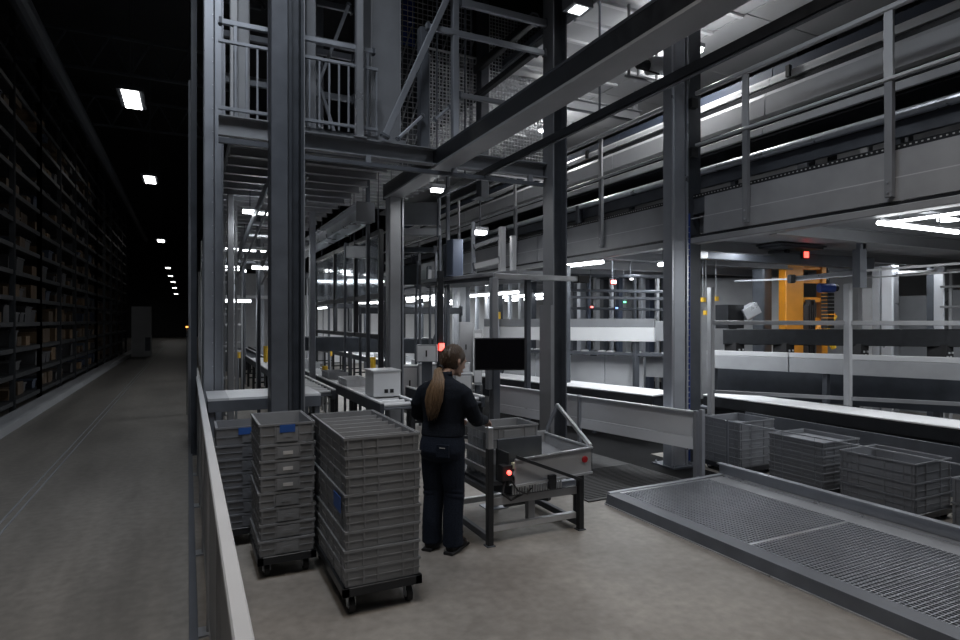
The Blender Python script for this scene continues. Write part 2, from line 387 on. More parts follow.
# big overhead beam
t = thing('overhead_beam', 'big grey overhead beam running diagonally across the top of the view', 'beam', (2.88, 4, 3.8))
MB().box(2.752, 3.01, -1.5, 9.1, 3.80, 3.825).build('bottom_flange', 'mid_grey_paint', t)
MB().box(2.75, 3.01, -1.5, 9.1, 3.985, 4.01).build('top_flange', 'dark_steel', t)
MB().box(2.752, 2.772, -1.5, 9.1, 3.826, 3.984).build('side_plate', 'black_steel', t)  # shade painted in: the beam's dim side made near black, underside paler
MB().box(2.97, 2.99, -1.5, 9.1, 3.825, 3.985).build('web', 'dark_steel', t)
MB().box(2.75, 3.01, 9.1, 9.13, 3.78, 4.03).build('end_plate', 'dark_steel', t)
t = thing('support_post', 'grey post holding up the far end of the big overhead beam', 'post', (2.87, 8.97, 0))
MB().ext((2.87, 8.97, .02), (2.87, 8.97, 3.79), rect(.2, .2, .1)).build('tube', 'grey_paint', t)
MB().box(2.98, 3.0, 8.86, 9.08, .02, 3.79).build('edge_strip', 'galvanized', t); base_plate(t, 2.87, 8.97, .34)
# second run of the overhead beam, farther
t = thing('overhead_beam', 'far shiny overhead beam continuing behind the big one towards the lane', 'beam', (2.62, 15, 3.5))
MB().ext((2.6, 9.62, 3.66), (2.6, 24, 3.66), ibeam(.3, .3, .03, .02)).build('section', 'bright_galvanized', t)
MB().box(2.45, 2.75, 9.58, 9.62, 3.5, 3.82).build('end_plate', 'grey_paint', t)
# thin dark rail
t = thing('hanging_rail', 'thin black overhead rail running parallel to the big beam', 'rail', (3.42, 4, 3.75))
MB().ext((3.42, -1.5, 3.79), (3.42, 8.4, 3.79), chan(.06, .075, .012)).build('profile', 'black_steel', t)
MB().bar((3.42, -1.5, 3.745), (3.42, 8.4, 3.745), .035, .012).build('lower_lip', 'charcoal_steel', t)
for y in (1.5, 4.5, 7.5): MB().rod((3.42, y, 3.82), (3.42, y, 11.2), .012, 6).build('hanger', 'charcoal_steel', t)
# cross beam and upper cage, plane Y = 6.9
t = thing('cross_beam', 'grey channel beam spanning between the dark columns under the upper cage', 'beam', (2.9, 6.9, 3.8))
MB().ext((1.17, 6.95, 3.92), (4.72, 6.95, 3.92), chan(.12, .2, .014)).build('channel', 'grey_paint', t)
MB().bar((1.17, 6.9, 3.72), (4.3, 6.9, 3.72), .05, .05).build('lower_chord', 'charcoal_steel', t)
for x in (1.9, 3.0, 4.1): MB().box(x - .03, x + .03, 6.88, 6.93, 3.74, 3.83).build('bracket', 'galvanized', t)
def post(x, y, z0, z1, w, m, label, prof=None, base=True, name='cage_post'):
    t = thing(name, label, 'post', (x, y, z0))
    MB().ext((x, y, z0 + .012), (x, y, z1), prof or rect(w, w * 1.1, .1)).build('tube', m, t)
    if base: MB().box(x - w * .9, x + w * .9, y - w * .9, y + w * .9, z0, z0 + .012).build('foot_plate', m, t)
    return t
post(1.8, 6.93, 4.02, 8.2, .085, 'bright_galvanized', 'bright galvanized post standing on the cross beam')
post(3.02, 6.93, 4.02, 8.2, .085, 'galvanized', 'grey cage post with rails fixed on its right side')
post(2.66, 7.1, 4.02, 5.56, .12, 'charcoal_steel', 'short dark cage post left of the railed grey post')
post(2.76, 7.2, 4.02, 5.3, .05, 'galvanized', 'thin pale post beside the short dark cage post')
def rail(name, label, cat, p0, p1, w, h, m, extra=True):
    p0, p1 = V(p0), V(p1); c = (p0 + p1) / 2
    t = thing(name, label, cat, c)
    MB().ext(p0, p1, rect(w, h, .12)).build('profile', m, t)
    if extra:
        dr = (p1 - p0).normalized()
        for q, s in ((p0, 1), (p1, -1)): MB().ext(q + dr * s * .01, q + dr * s * .04, rect(w * 1.5, h * 1.5, .2)).build('end_clamp', 'charcoal_steel', t)
    return t
rail('cage_rail', 'upper cage rail between the railed post and the dark column', 'rail', (3.06, 6.93, 5.92), (4.4, 6.93, 5.92), .06, .09, 'galvanized')
rail('cage_rail', 'middle cage rail crossing in front of the mesh panels', 'rail', (2.62, 6.9, 5.5), (4.35, 6.9, 5.5), .05, .07, 'galvanized')
rail('cage_rail', 'lowest short cage rail beside the railed post', 'rail', (3.06, 6.95, 4.75), (3.9, 6.95, 4.75), .05, .06, 'grey_paint')
rail('brace', 'long diagonal brace rising from the cross beam to the cage top', 'brace', (2.08, 6.86, 4.05), (3.2, 6.86, 6.6), .05, .075, 'galvanized')
rail('brace', 'short diagonal brace at the foot of the dark cage post', 'brace', (2.25, 6.9, 4.06), (2.62, 6.98, 4.44), .035, .035, 'galvanized')
rail('brace', 'short diagonal brace right of the thin pale post', 'brace', (2.8, 7.1, 4.42), (3.0, 7.0, 4.62), .035, .035, 'galvanized')
# conveyor head cabinet with warning triangle
t = thing('switch_cabinet', 'tall grey steel cabinet with a yellow warning triangle above the cross beam', 'cabinet', (2.28, 7.6, 3.6))
MB().box(2.1, 2.5, 7.5, 7.9, 4.18, 8.6).build('body', 'mid_grey_paint', t); MB().box(2.12, 2.48, 7.488, 7.5, 4.25, 8.4).build('door', 'grey_paint', t)
p = V((2.31, 7.484, 6.05)); MB().add([(p.x - .06, p.y, p.z), (p.x + .06, p.y, p.z), (p.x, p.y, p.z + .13), (p.x - .06, p.y - .004, p.z), (p.x + .06, p.y - .004, p.z), (p.x, p.y - .004, p.z + .13)], [(0, 2, 1), (3, 4, 5), (0, 1, 4, 3), (1, 2, 5, 4), (2, 0, 3, 5)]).build('warning_triangle', 'yellow_paint', t)
MB().box(p.x - .006, p.x + .006, p.y - .007, p.y - .003, p.z + .03, p.z + .085).build('warning_mark', 'black_rubber', t)
# left deck with railing, plane Y = 6.95
t = thing('upper_deck', 'grey upper walkway deck left of the dark column', 'deck', (1.2, 10, 3.9))
MB().box(.46, 2.48, 7.24, 26, 4.06, 4.17).build('floor_plate', 'grey_paint', t)
MB().ext((.3, 7.14, 4.03), (.82, 7.14, 4.03), chan(.08, .22, .012)).build('edge_beam', 'mid_grey_paint', t)
MB().bar((.3, 7.12, 3.86), (2.0, 7.12, 3.86), .05, .06).build('lower_edge', 'charcoal_steel', t)
y = 7.5
while y < 25.8: MB().ext((.47, y, 3.99), (2.47, y, 3.99), chan(.07, .12, .01)).build('joist', 'mid_grey_paint', t); y += .5
t = thing('deck_railing', 'railing of thin upright bars along the upper deck edge', 'railing', (1.2, 7.2, 4.17))
for z in (4.24, 4.98): MB().bar((.3, 7.2, z), (2.1, 7.2, z), .04, .035).build('rail', 'galvanized', t)
x = .36
while x < 2.1: MB().bar((x, 7.2, 4.17), (x, 7.2, 4.98), .022).build('baluster', 'galvanized', t); x += .115
t = rail('deck_rail', 'extra rail above the deck railing', 'rail', (.3, 7.3, 5.24), (2.1, 7.3, 5.24), .05, .06, 'galvanized')
for x in (.48, 2.0): MB().bar((x, 7.3, 4.17), (x, 7.3, 5.22), .04).build('post', 'galvanized', t)
for i, (x, y, w, m, lb) in enumerate(((.52, 8.2, .09, 'light_panel', 'pale post behind the deck railing near the lane'), (.66, 8.6, .16, 'mid_grey_paint', 'wide greenish grey post behind the deck railing'), (1.36, 7.6, .12, 'grey_paint', 'grey post behind the deck railing right of the dark column'), (1.55, 9.5, .14, 'charcoal_steel', 'far dark post on the upper deck'), (2.02, 10.5, .14, 'galvanized', 'far galvanized post on the upper deck'))):
    post(x, y, 4.17, 8.4, w, m, lb)
for i, (x0, x1, y, z) in enumerate(((.3, 2.5, 10, 5.6), (.3, 2.5, 10, 6.3), (.3, 2.5, 12.5, 5.4), (.3, 2.5, 12.5, 6.6), (.3, 2.5, 10, 7.1), (1.2, 2.5, 8.85, 5.95))):
    rail('rack_beam', '%s rack cross bar on the upper deck' % ('lower near', 'middle near', 'lower far', 'upper far', 'upper near', 'short bright')[i], 'beam', (x0, y, z), (x1, y, z), .06, .1, 'galvanized')
for i, (a, b) in enumerate((((1.3, 9.05, 4.17), (2.2, 9.05, 6.7)), ((2.2, 9.2, 4.17), (1.4, 9.2, 6.6)), ((1.2, 12, 4.17), (2.4, 12, 6.5)))):
    rail('brace', '%s diagonal strut behind the deck railing' % ('rising', 'falling', 'far')[i], 'brace', a, b, .05, .05, 'galvanized')
# slatted crate shelves behind railing on the upper deck
t = thing('louvre_frame', 'pale louvre of stacked bars just right of the dark column on the upper deck', 'louvre', (1.24, 8.3, 4.17))
for k in range(6): MB().bar((1.16, 8.3, 5.15 - k * .16), (1.32, 8.3, 5.15 - k * .16), .04, .06).build('louvre_bar', 'light_panel', t)
for x in (1.15, 1.33): MB().bar((x, 8.32, 4.17), (x, 8.32, 5.3), .025).build('frame_post', 'light_panel', t)
# stair flight below the deck
t = thing('stair_flight', 'steep steel stair hanging below the upper deck', 'stairs', (.9, 10, 2.4))
a, b = V((1.05, 8.6, 3.95)), V((.75, 11.5, 2.9))
for s in (0, .45): MB().bar(a + V((s, 0, 0)), b + V((s, 0, 0)), .03, .12).build('stringer', 'galvanized', t); MB().rod(a + V((s, 0, .0)) + V((0, 0, -.35)), b + V((s, 0, -.35)), .02).build('handrail', 'galvanized', t)
for k in range(7):
    q = a.lerp(b, (k + .5) / 7); MB().box(q.x, q.x + .45, q.y - .12, q.y + .12, q.z - .02, q.z + .01).build('tread', 'mid_grey_paint', t)
# mesh panels of the upper cage
def mesh_panel(name, label, p0, ux, uz, w, h, s=.045, r=.004, m='galvanized', frame=True):
    p0, ux, uz = V(p0), V(ux).normalized(), V(uz).normalized()
    t = thing(name, label, 'mesh panel', p0)
    mb = MB(); nx = int(w / s); nz = int(h / s)
    for i in range(1, nx): mb.ext(p0 + ux * (i * s), p0 + ux * (i * s) + uz * h, circ(r, 4), up=ux.cross(uz))
    for i in range(1, nz): mb.ext(p0 + uz * (i * s), p0 + uz * (i * s) + ux * w, circ(r, 4), up=ux.cross(uz))
    o = mb.build('wire_mesh', m, t); o['kind'] = 'stuff'
    if frame:
        n = ux.cross(uz)
        for q0, q1 in ((p0, p0 + ux * w), (p0 + uz * h, p0 + uz * h + ux * w), (p0, p0 + uz * h), (p0 + ux * w, p0 + ux * w + uz * h)):
            MB().ext(q0, q1, rect(.03, .03), up=n).build('frame_bar', m, t)
    return t
mesh_panel('mesh_panel', 'pale wire mesh panel of the upper cage beside the dark column', (4.55, 9, 4.35), (1, 0, 0), (0, 0, 1), 1.2, 2.7, .06, .009, 'light_panel')
mesh_panel('mesh_panel', 'pale wire mesh panel of the upper cage left of the dark post', (3.35, 9, 4.35), (1, 0, 0), (0, 0, 1), 1.1, 1.9, .06, .009, 'light_panel')
mesh_panel('mesh_panel', 'dark wire mesh panel high above the short cage post', (2.6, 9.6, 4.4), (1, 0, 0), (0, 0, 1), 1.9, 3.6, .09, .008, 'mid_grey_paint')
for i, (z, w) in enumerate(((6.05, .12), (5.6, .09))):
    rail('dark_beam', '%s dark beam running back along the mesh panels' % ('upper', 'lower')[i], 'beam', (4.3, 7.1, z), (4.3, 12.5, z), .1, w, 'black_steel')
post(4.38, 8.9, 3.9, 7.6, .16, 'dark_steel', 'dark post standing between the two mesh panels')
t = thing('machine_housing', 'dark machine housing with a blue side high above the mesh panels', 'machine', (4.3, 13.1, 5.9))
MB().box(3.95, 4.6, 12.7, 13.5, 5.9, 9.8).build('body', 'dark_steel', t); MB().box(4.25, 4.55, 12.68, 12.7, 8.0, 9.6).build('side_plate', 'blue_paint', t)
# stepped bars at cage (fine pipework)
t = thing('pipe_rack', 'rack of slanting thin pipes behind the cage rails', 'pipe rack', (3.5, 9.9, 0))
for k in range(9): MB().rod((2.75 + .17 * k, 9.9, 4.6), (3.5 + .17 * k, 9.9, 7.0), .014, 6).build('pipe', 'galvanized', t)
MB().bar((2.7, 9.9, 4.58), (4.2, 9.9, 4.58), .05).build('lower_rail', 'charcoal_steel', t)
for x in (2.72, 4.18): MB().bar((x, 9.9, 0), (x, 9.9, 4.58), .06).build('post', 'charcoal_steel', t)
# ================================================================== RIGHT MEZZANINE
t = thing('mezzanine_girder', 'long grey girder along the edge of the right mezzanine', 'girder', (5.95, 12, 2.9))
for y0, y1 in ((-1, 2.4), (2.42, 5.7), (6.2, 9.8), (9.82, 14), (14.02, 20), (20.02, 27)):
    MB().box(6.0, 6.03, y0, y1, 3.245, 3.5).build('upper_fascia', 'mid_grey_paint', t)
    MB().box(5.985, 6.03, y0, y1, 3.02, 3.235).build('lower_fascia', 'mid_grey_paint', t)
MB().box(5.99, 6.03, -1, 27, 2.985, 3.015).build('shadow_gap', 'black_steel', t)
MB().ext((6.06, -1, 2.945), (6.06, 27, 2.945), rect(.16, .075, .1)).build('bottom_flange', 'mid_grey_paint', t)
MB().box(5.985, 6.03, -1, 27, 3.235, 3.245).build('joint_strip', 'light_panel', t)
t = thing('mezzanine_deck', 'grey mezzanine floor slab seen from below on the right', 'deck', (9, 12, 2.95))
MB().box(6.14, 13.5, -1, 27, 3.06, 3.3).build('slab', 'grey_paint', t)
y = 0.
while y < 26: MB().ext((6.14, y, 2.98), (13.5, y, 2.98), ibeam(.1, .16, .012, .01)).build('joist', 'grey_paint', t); y += 1.6
t = thing('walkway_handrail', 'galvanized handrail along the right mezzanine edge', 'handrail', (5.93, 8, 3.0))
Y0 = 1.0
for z, h in ((4.84, .055), (4.17, .035)):
    for y0, y1 in ((-1, 5.78), (6.12, 20)):
        MB().bar((5.94, y0, z), (5.94, y1, z), .05, h, .2).build('rail', 'light_panel', t)
for y in (1.5, 3.4, 5.02, 7.8, 10.6, 13.4, 16.2, 19):
    MB().ext((5.945, y, 4.17), (5.945, y, 4.82), rect(.03, .085, .1)).build('post_upper', 'light_panel', t)
    MB().ext((5.955, y, 3.06), (5.955, y, 4.17), chan(.05, .07, .01)).build('post_lower', 'grey_paint', t)
    for z in (3.1, 3.2): MB().rod((5.92, y, z), (5.94, y, z), .012, 6).build('bolt', 'galvanized', t)
# upper conveyor on mezzanine
t = thing('upper_conveyor', 'long pale belt conveyor on the right mezzanine behind the handrail', 'conveyor', (6.8, 10, 3.3))
ys = [-1, 2.2, 5.2, 8.2, 11.2, 14.2, 17.2, 21]
for k in range(len(ys) - 1):
    y0, y1 = ys[k] + .006, ys[k + 1] - .006
    MB().ext((6.55, y0, 4.6), (6.55, y1, 4.6), [(-.05, -.13), (.0, -.15), (.03, -.15), (.03, .15), (-.02, .15), (-.05, .1)]).build('side_panel', 'light_panel', t)
    MB().ext((6.62, y0, 4.91), (6.62, y1, 4.91), [(-.03, -.05), (.03, -.05), (.03, .05), (-.01, .05), (-.03, .02)]).build('guide_panel', 'white_panel', t)
    MB().ext((6.66, y0, 5.03), (6.66, y1, 5.03), rect(.04, .12, .1)).build('upper_guard', 'crate_blue', t)
    MB().ext((6.48, y0, 4.27), (6.48, y1, 4.27), rect(.05, .09, .12)).build('lower_panel', 'light_panel', t)
MB().box(6.6, 7.5, -1, 21, 4.78, 4.84).build('belt', 'belt', t)
MB().box(6.6, 7.5, -1, 21, 4.38, 4.42).build('return_belt', 'belt', t)
MB().box(6.54, 7.5, -1, 21, 4.2, 4.215).build('drip_tray', 'black_steel', t)
MB().box(7.5, 7.55, -1, 21, 4.2, 5.0).build('far_side_panel', 'grey_paint', t)
y = -.5
while y < 20:
    MB().bar((7.0, y, 3.52), (7.0, y, 4.2), .08).build('leg', 'charcoal_steel', t); MB().box(6.9, 7.1, y - .1, y + .1, 3.5, 3.52).build('foot', 'charcoal_steel', t); y += 2.2
for y in (3.0, 4.9, 9): MB().box(6.55, 6.6, y, y + .05, 4.86, 5.0).build('sensor', 'black_rubber', t)
t = thing('drive_shaft', 'shiny long shaft running below the upper conveyor', 'shaft', (6.4, 10, 3.9))
MB().rod((6.42, -1, 3.96), (6.42, 21, 3.96), .05, 14).build('shaft', 'bright_galvanized', t)
MB().ext((6.5, -1, 3.83), (6.5, 21, 3.83), chan(.06, .16, .01)).build('carrier', 'charcoal_steel', t)
for y in (0, 2.6, 6.6, 9, 12, 15, 18): MB().box(6.36, 6.5, y, y + .08, 3.5, 3.98).build('bearing_stand', 'charcoal_steel', t)
t = thing('toe_board', 'dark perforated edge strip on top of the mezzanine girder', 'edge strip', (6.05, 8, 3.5))
MB().box(6.03, 6.05, -1, 21, 3.48, 3.56).build('strip', 'black_steel', t)
mb = MB()
for k in range(300): mb.box(6.024, 6.03, .6 + k * .05, .615 + k * .05, 3.53, 3.542)
mb.build('perforation_row', 'perforation_white', t)['kind'] = 'stuff'
struct(MB().box(6.03, 13.5, -1, 27, 3.3, 3.5), 'floor_mezzanine', 'charcoal_steel')
# second storey soffit (light joisted ceiling)
t = thing('upper_soffit', 'pale grey panelled soffit above the right mezzanine', 'soffit', (7, 10, 6.1))
y = 1.0
while y < 22:
    MB().box(6.9, 8.6, y + .01, y + 1.59, 6.1, 6.2).build('panel', 'light_panel', t); y += 1.6
y = 1.0
while y < 22:
    MB().box(4.85, 6.88, y + .006, y + .534, 6.1, 6.2).build('panel', 'light_panel', t)
    MB().box(4.85, 6.88, y - .03, y + .03, 6.06, 6.098).build('joist', 'white_panel', t); y += .54
MB().box(4.8, 8.6, .9, 22, 6.2, 6.3).build('deck_plate', 'charcoal_steel', t)
t = thing('soffit_beam', 'pale beam under the soffit beside the drive unit', 'beam', (6.5, 8.4, 5.6))
MB().ext((5.3, 8.55, 5.6), (7.4, 8.55, 5.6), ibeam(.12, .18, .015, .012)).build('section', 'mid_grey_paint', t)
for x in (5.4, 7.3): MB().bar((x, 8.55, 5.69), (x, 8.55, 6.06), .06).build('hanger', 'mid_grey_paint', t)
# drive unit with hoses and bright lamp behind
q = at(648, 62, 8.0)
t = thing('drive_motor', 'pale electric drive motor hanging under the soffit with black hoses', 'motor', q)
MB().rod(q + V((0, 0, -.05)), q + V((.26, -.05, -.02)), .12, 14).build('motor_body', 'white_panel', t)
MB().rod(q + V((-.16, 0, -.05)), q + V((0, 0, -.05)), .07, 12).build('gearbox', 'black_steel', t)
MB().bar(q + V((-.3, .1, -.2)), q + V((.3, .1, -.2)), .03).build('mount_rail', 'mid_grey_paint', t)
MB().tube([q + V((.2, -.1, .08)), q + V((.32, -.12, .12)), q + V((.38, -.12, -.02)), q + V((.3, -.12, -.18))], .012, 6).build('hose', 'white_panel', t)
MB().tube([q + V((-.2, -.05, .02)), q + V((-.28, -.1, .0)), q + V((-.26, -.1, -.16)), q + V((.1, -.1, -.18))], .014, 6).build('hose', 'black_rubber', t)
for s in (-.24, .24): MB().bar((q.x + s, q.y + .1, q.z - .18), (q.x + s, q.y + .1, 6.1), .03).build('hanger', 'mid_grey_paint', t)
def lamp_box(name, label, p, sx, sy, sz, power=0, m='led_white', hang=None, housing='light_panel', col=(1, 1, 1), omni=0):
    p = V(p); t = thing(name, label, 'lamp', p)
    MB().box(p.x - sx / 2 - .02, p.x + sx / 2 + .02, p.y - sy / 2 - .02, p.y + sy / 2 + .02, p.z + .0, p.z + .06).build('housing', housing, t)
    MB().box(p.x - sx / 2, p.x + sx / 2, p.y - sy / 2, p.y + sy / 2, p.z - sz, p.z).build('diffuser', m, t)
    if hang: MB().rod((p.x, p.y, p.z + .06), (p.x, p.y, hang), .012, 6).build('hanger', 'charcoal_steel', t)
    if power:
        l = bpy.data.lights.new('lamp_light', 'AREA'); l.shape = 'RECTANGLE'; l.size = sx; l.size_y = sy; l.energy = power; l.color = col
        o = bpy.data.objects.new('lamp_light', l); COL.objects.link(o); o.location = (0, 0, -sz - .01); o.parent = t
        if omni:
            l2 = bpy.data.lights.new('lamp_glow', 'POINT'); l2.energy = omni; l2.shadow_soft_size = .08; o2 = bpy.data.objects.new('lamp_glow', l2); COL.objects.link(o2); o2.location = (0, 0, -sz - .12); o2.parent = t
    return t
lamp_box('work_lamp', 'small bright lamp on the soffit behind the galvanized column', at(697, 49, 8.2), .1, .12, .05, 6, hang=6.1, omni=22)
lamp_box('work_lamp', 'bright lamp glowing behind the hanging drive motor', at(650, 42, 8.9), .7, .1, .03, 10, hang=6.1, omni=26)
lamp_box('work_lamp', 'added lamp hidden behind the dark column under the far soffit', (6.6, 10.5, 5.8), .3, .1, .04, 10, hang=6.1, omni=45)  # lamp added out of sight to brighten the far soffit panels
q = at(652, 60, 8.45)
t = thing('glow_board', 'white board with added glow behind the hanging drive motor', 'lamp', q)
MB().box(q.x - .2, q.x + .24, q.y - .02, q.y + .02, q.z - .22, q.z + .26).build('diffuser', 'white_glow', t); MB().box(q.x - .22, q.x + .26, q.y + .02, q.y + .06, q.z - .24, q.z + .28).build('housing', 'light_panel', t)  # lit white board behind the motor, its brightness put in as emission
MB().bar((q.x, q.y + .04, q.z + .28), (q.x, q.y + .04, 6.1), .04).build('hanger', 'mid_grey_paint', t)
# dark lamp box hanging at top of the dark column
q = at(572, 8, 7.6)
t = thing('junction_box', 'grey junction box with a lit underside beside the dark column top', 'junction box', q)
MB().box(q.x - .08, q.x + .22, q.y - .15, q.y + .1, q.z - .02, q.z + .3).build('body', 'grey_paint', t); MB().box(q.x - .02, q.x + .16, q.y - .12, q.y + .06, q.z - .03, q.z - .02).build('lit_strip', 'led_soft', t)
MB().rod((q.x, q.y, q.z + .3), (q.x, q.y, 11.2), .02).build('hanger', 'charcoal_steel', t)
# tall dark columns beyond soffit
for i, (px, d, w, m) in enumerate(((806, 10.2, .2, 'dark_steel'), (826, 10.6, .25, 'black_steel'), (866, 10.2, .14, 'mid_grey_paint'), (905, 10.4, .18, 'grey_paint'))):
    p = at(px, 60, d)
    post(p.x, p.y, 3.5, 8.5, w, m, '%s tall post rising behind the upper conveyor' % ('leftmost dark', 'broad black', 'slim grey', 'rightmost grey')[i])
struct(MB().box(12.6, 12.8, -1, 28, 3.5, 9.5), 'wall_upper', 'wall_panel')
# ------------------------------------------------------------------ lamps below mezzanine (right)
q0, q1 = V((6.17, 3.63, 2.865)), V((7.62, 3.64, 2.865))
t = thing('tube_lamp', 'bright tube lamp under the mezzanine at the right edge of view', 'lamp', (q0 + q1) / 2)
MB().rod(q0, q1, .022, 12).build('tube', 'led_white', t); MB().bar(q0 + V((0, 0, .035)), q1 + V((0, 0, .035)), .04, .025).build('housing', 'light_panel', t)
for s in (.25, .75): MB().rod(q0.lerp(q1, s) + V((0, 0, .04)), q0.lerp(q1, s) + V((0, 0, .2)), .008, 6).build('hanger', 'galvanized', t)
l = bpy.data.lights.new('tube_light', 'AREA'); l.shape = 'RECTANGLE'; l.size = 1.4; l.size_y = .06; l.energy = 12; o = bpy.data.objects.new('tube_light', l); COL.objects.link(o); o.parent = t; o.location = (0, 0, -.04)
rail('tube_lamp', 'thin tube lamp along the girder underside at the right edge', 'lamp', (6.22, 1.9, 2.86), (6.22, 3.6, 2.86), .025, .025, 'led_white', False)
lamp_box('square_lamp', 'square bright lamp beside the tube lamp at the right edge', at(948, 214, 6.7), .16, .14, .08, 6, hang=3.06)
# ================================================================== LOWER RIGHT: CONVEYORS, ROBOT, RAILS
def seg(name, label, cat, a, b, w, h, m, prof=None):
    """straight member from a to b (top centre line)"""
    t = thing(name, label, cat, (V(a) + V(b)) / 2)
    MB().ext(a, b, prof or rect(w, h, .1)).build('section', m, t); return t
def on_line(a, b, px):
    k = (px - 480) / 600; nx, ny = CS - k * SN, -SN - k * CS     # ray condition: nx*x + ny*y = 0
    fa, fb = nx * a.x + ny * a.y, nx * b.x + ny * b.y
    return a.lerp(b, fa / (fa - fb))
# metal panel barrier between grate and conveyors
p0, p1 = at(697, 410, 7.04), at(498, 385, 9.95); p0.z = p1.z = 0
dr = (p1 - p0).normalized(); nr = V((dr.y, -dr.x, 0))
t = thing('panel_barrier', 'low barrier of folded grey sheet panels in front of the white conveyor', 'barrier', (p0 + p1) / 2)
N = 2; L = (p1 - p0).length
for k in range(N):
    a, b = p0 + dr * (L * k / N + .02), p0 + dr * (L * (k + 1) / N - .01)
    MB().ext(a + V((0, 0, .62)), b + V((0, 0, .62)), [(-.012, -.1), (.012, -.1), (.012, .21), (-.05, .21), (-.05, .195), (-.012, .195)]).build('sheet_panel', 'brushed_sheet', t)
    MB().ext(a + V((0, 0, .45)), b + V((0, 0, .45)), [(-.03, -.07), (.0, -.07), (.012, .065), (-.012, .065)]).build('lower_fold', 'brushed_sheet', t)
for k in range(N + 1):
    a = p0 + dr * (L * k / N); MB().ext(a + nr * (-.02), a + nr * (-.02) + V((0, 0, .84)), rect(.05, .05)).build('post', 'galvanized', t)
    MB().box(a.x - .08, a.x + .08, a.y - .08, a.y + .08, 0, .012).build('foot_plate', 'galvanized', t)
# white conveyors
def strip(label, pa, pb, z, w, skirt, ma='white_panel'):
    a, b = V((pa.x, pa.y, z)), V((pb.x, pb.y, z)); d = (b - a).normalized(); n = V((-d.y, d.x, 0))
    if n.dot(V((SN, CS, 0))) < 0: n = -n
    t = thing('belt_conveyor', label, 'conveyor', ((a + b) / 2).to_2d().to_3d())
    o = n * (w / 2)
    MB().ext(a + o, b + o, rect(w, .02, .2)).build('belt', ma, t)
    MB().ext(a + n * .03 + V((0, 0, -.09)), b + n * .03 + V((0, 0, -.09)), rect(.05, .14, .1)).build('side_frame', 'black_steel', t)
    MB().ext(a + n * w + V((0, 0, -.06)), b + n * w + V((0, 0, -.06)), rect(.05, .14, .1)).build('side_frame', 'charcoal_steel', t)
    if skirt: MB().ext(a + n * .12 + V((0, 0, -.4)), b + n * .12 + V((0, 0, -.4)), rect(.03, .46, .1)).build('skirt', 'black_steel', t)
    k = 0; LL = (b - a).length
    while k < LL:
        q = a + d * (k + .1)
        for f in (.12, .88): MB().bar(q + n * w * f + V((0, 0, -.15)), V((q.x, q.y, 0)) + n * w * f, .06).build('leg', 'dark_steel', t)
        k += 1.6
    return t
strip('white topped belt conveyor behind the sheet panel barrier', at(470, 375, 12.6), at(652, 396, 9.08), .75, .75, False)
strip('white topped belt conveyor behind the row of grey totes at right', at(703, 395, 9.3), at(1060, 441, 5.7), .74, .6, True)
# panels behind the left white conveyor
t = thing('machine_casing', 'long casing of brushed sheet panels behind the white conveyor', 'casing', at(590, 390, 12.6).to_2d().to_3d())
sp = [(486, 14.2), (536, 13.5), (565, 13.2), (605, 12.7), (644, 12.3)]
for (xa, da), (xb, db) in zip(sp[:-1], sp[1:]):
    a, b = at(xa + .4, 372, da), at(xb - .4, 372, db); a.z = b.z = .78
    MB().ext(a, b, rect(.04, .76, .03)).build('sheet_panel', 'brushed_sheet', t)
a, b = at(646, 365, 12.2), at(690, 365, 11.7); a.z = b.z = 1.0
MB().ext(a, b, rect(.04, .5, .03)).build('sheet_panel', 'mid_grey_paint', t)
a, b = at(486, 360, 14.0), at(690, 360, 11.5); a.z = b.z = .3
MB().ext(a, b, rect(.3, .3, .03)).build('base_frame', 'black_steel', t)
# rail of small units above the panels
t = thing('sensor_rail', 'row of small pale units along the top of the sheet panel casing', 'sensor rail', at(590, 350, 12.6))
a, b = at(490, 352, 13.9), at(690, 352, 11.6); a.z = b.z = 1.21
MB().ext(a, b, rect(.2, .06, .05)).build('carrier', 'charcoal_steel', t)
k = 0
while k < 24:
    u = (k + .5) / 24; p = a.lerp(b, u); e = (b - a).normalized(); wd_ = random.uniform(.05, .09)
    MB().ext(p - e * wd_, p + e * wd_, rect(.12, random.uniform(.06, .13), .1)).build('unit', random.choice(['light_panel', 'charcoal_steel', 'mid_grey_paint', 'light_panel']), t); k += 1
# white fascia beam
t = thing('fascia_beam', 'long pale box beam at eye level ending beside the galvanized column', 'beam', at(570, 335, 12))
a, b = at(486, 335, 13.6), at(655, 335, 11.9); a.z = b.z = 1.61
MB().ext(a, b, rect(.25, .28, .03)).build('lower_face', 'white_panel', t)
a2, b2 = a.copy(), b.copy(); a2.z = b2.z = 1.84
MB().ext(a2, b2, rect(.2, .17, .03)).build('upper_face', 'grey_paint', t)
a3, b3 = at(652, 335, 12.1), at(672, 335, 11.9); a3.z = b3.z = 1.68
MB().ext(a3, b3, rect(.3, .4, .03)).build('end_box', 'mid_grey_paint', t)
for u in (.1, .5, .9):
    p = a.lerp(b, u); MB().bar((p.x, p.y, 0), (p.x, p.y, 1.47), .1).build('leg', 'charcoal_steel', t)
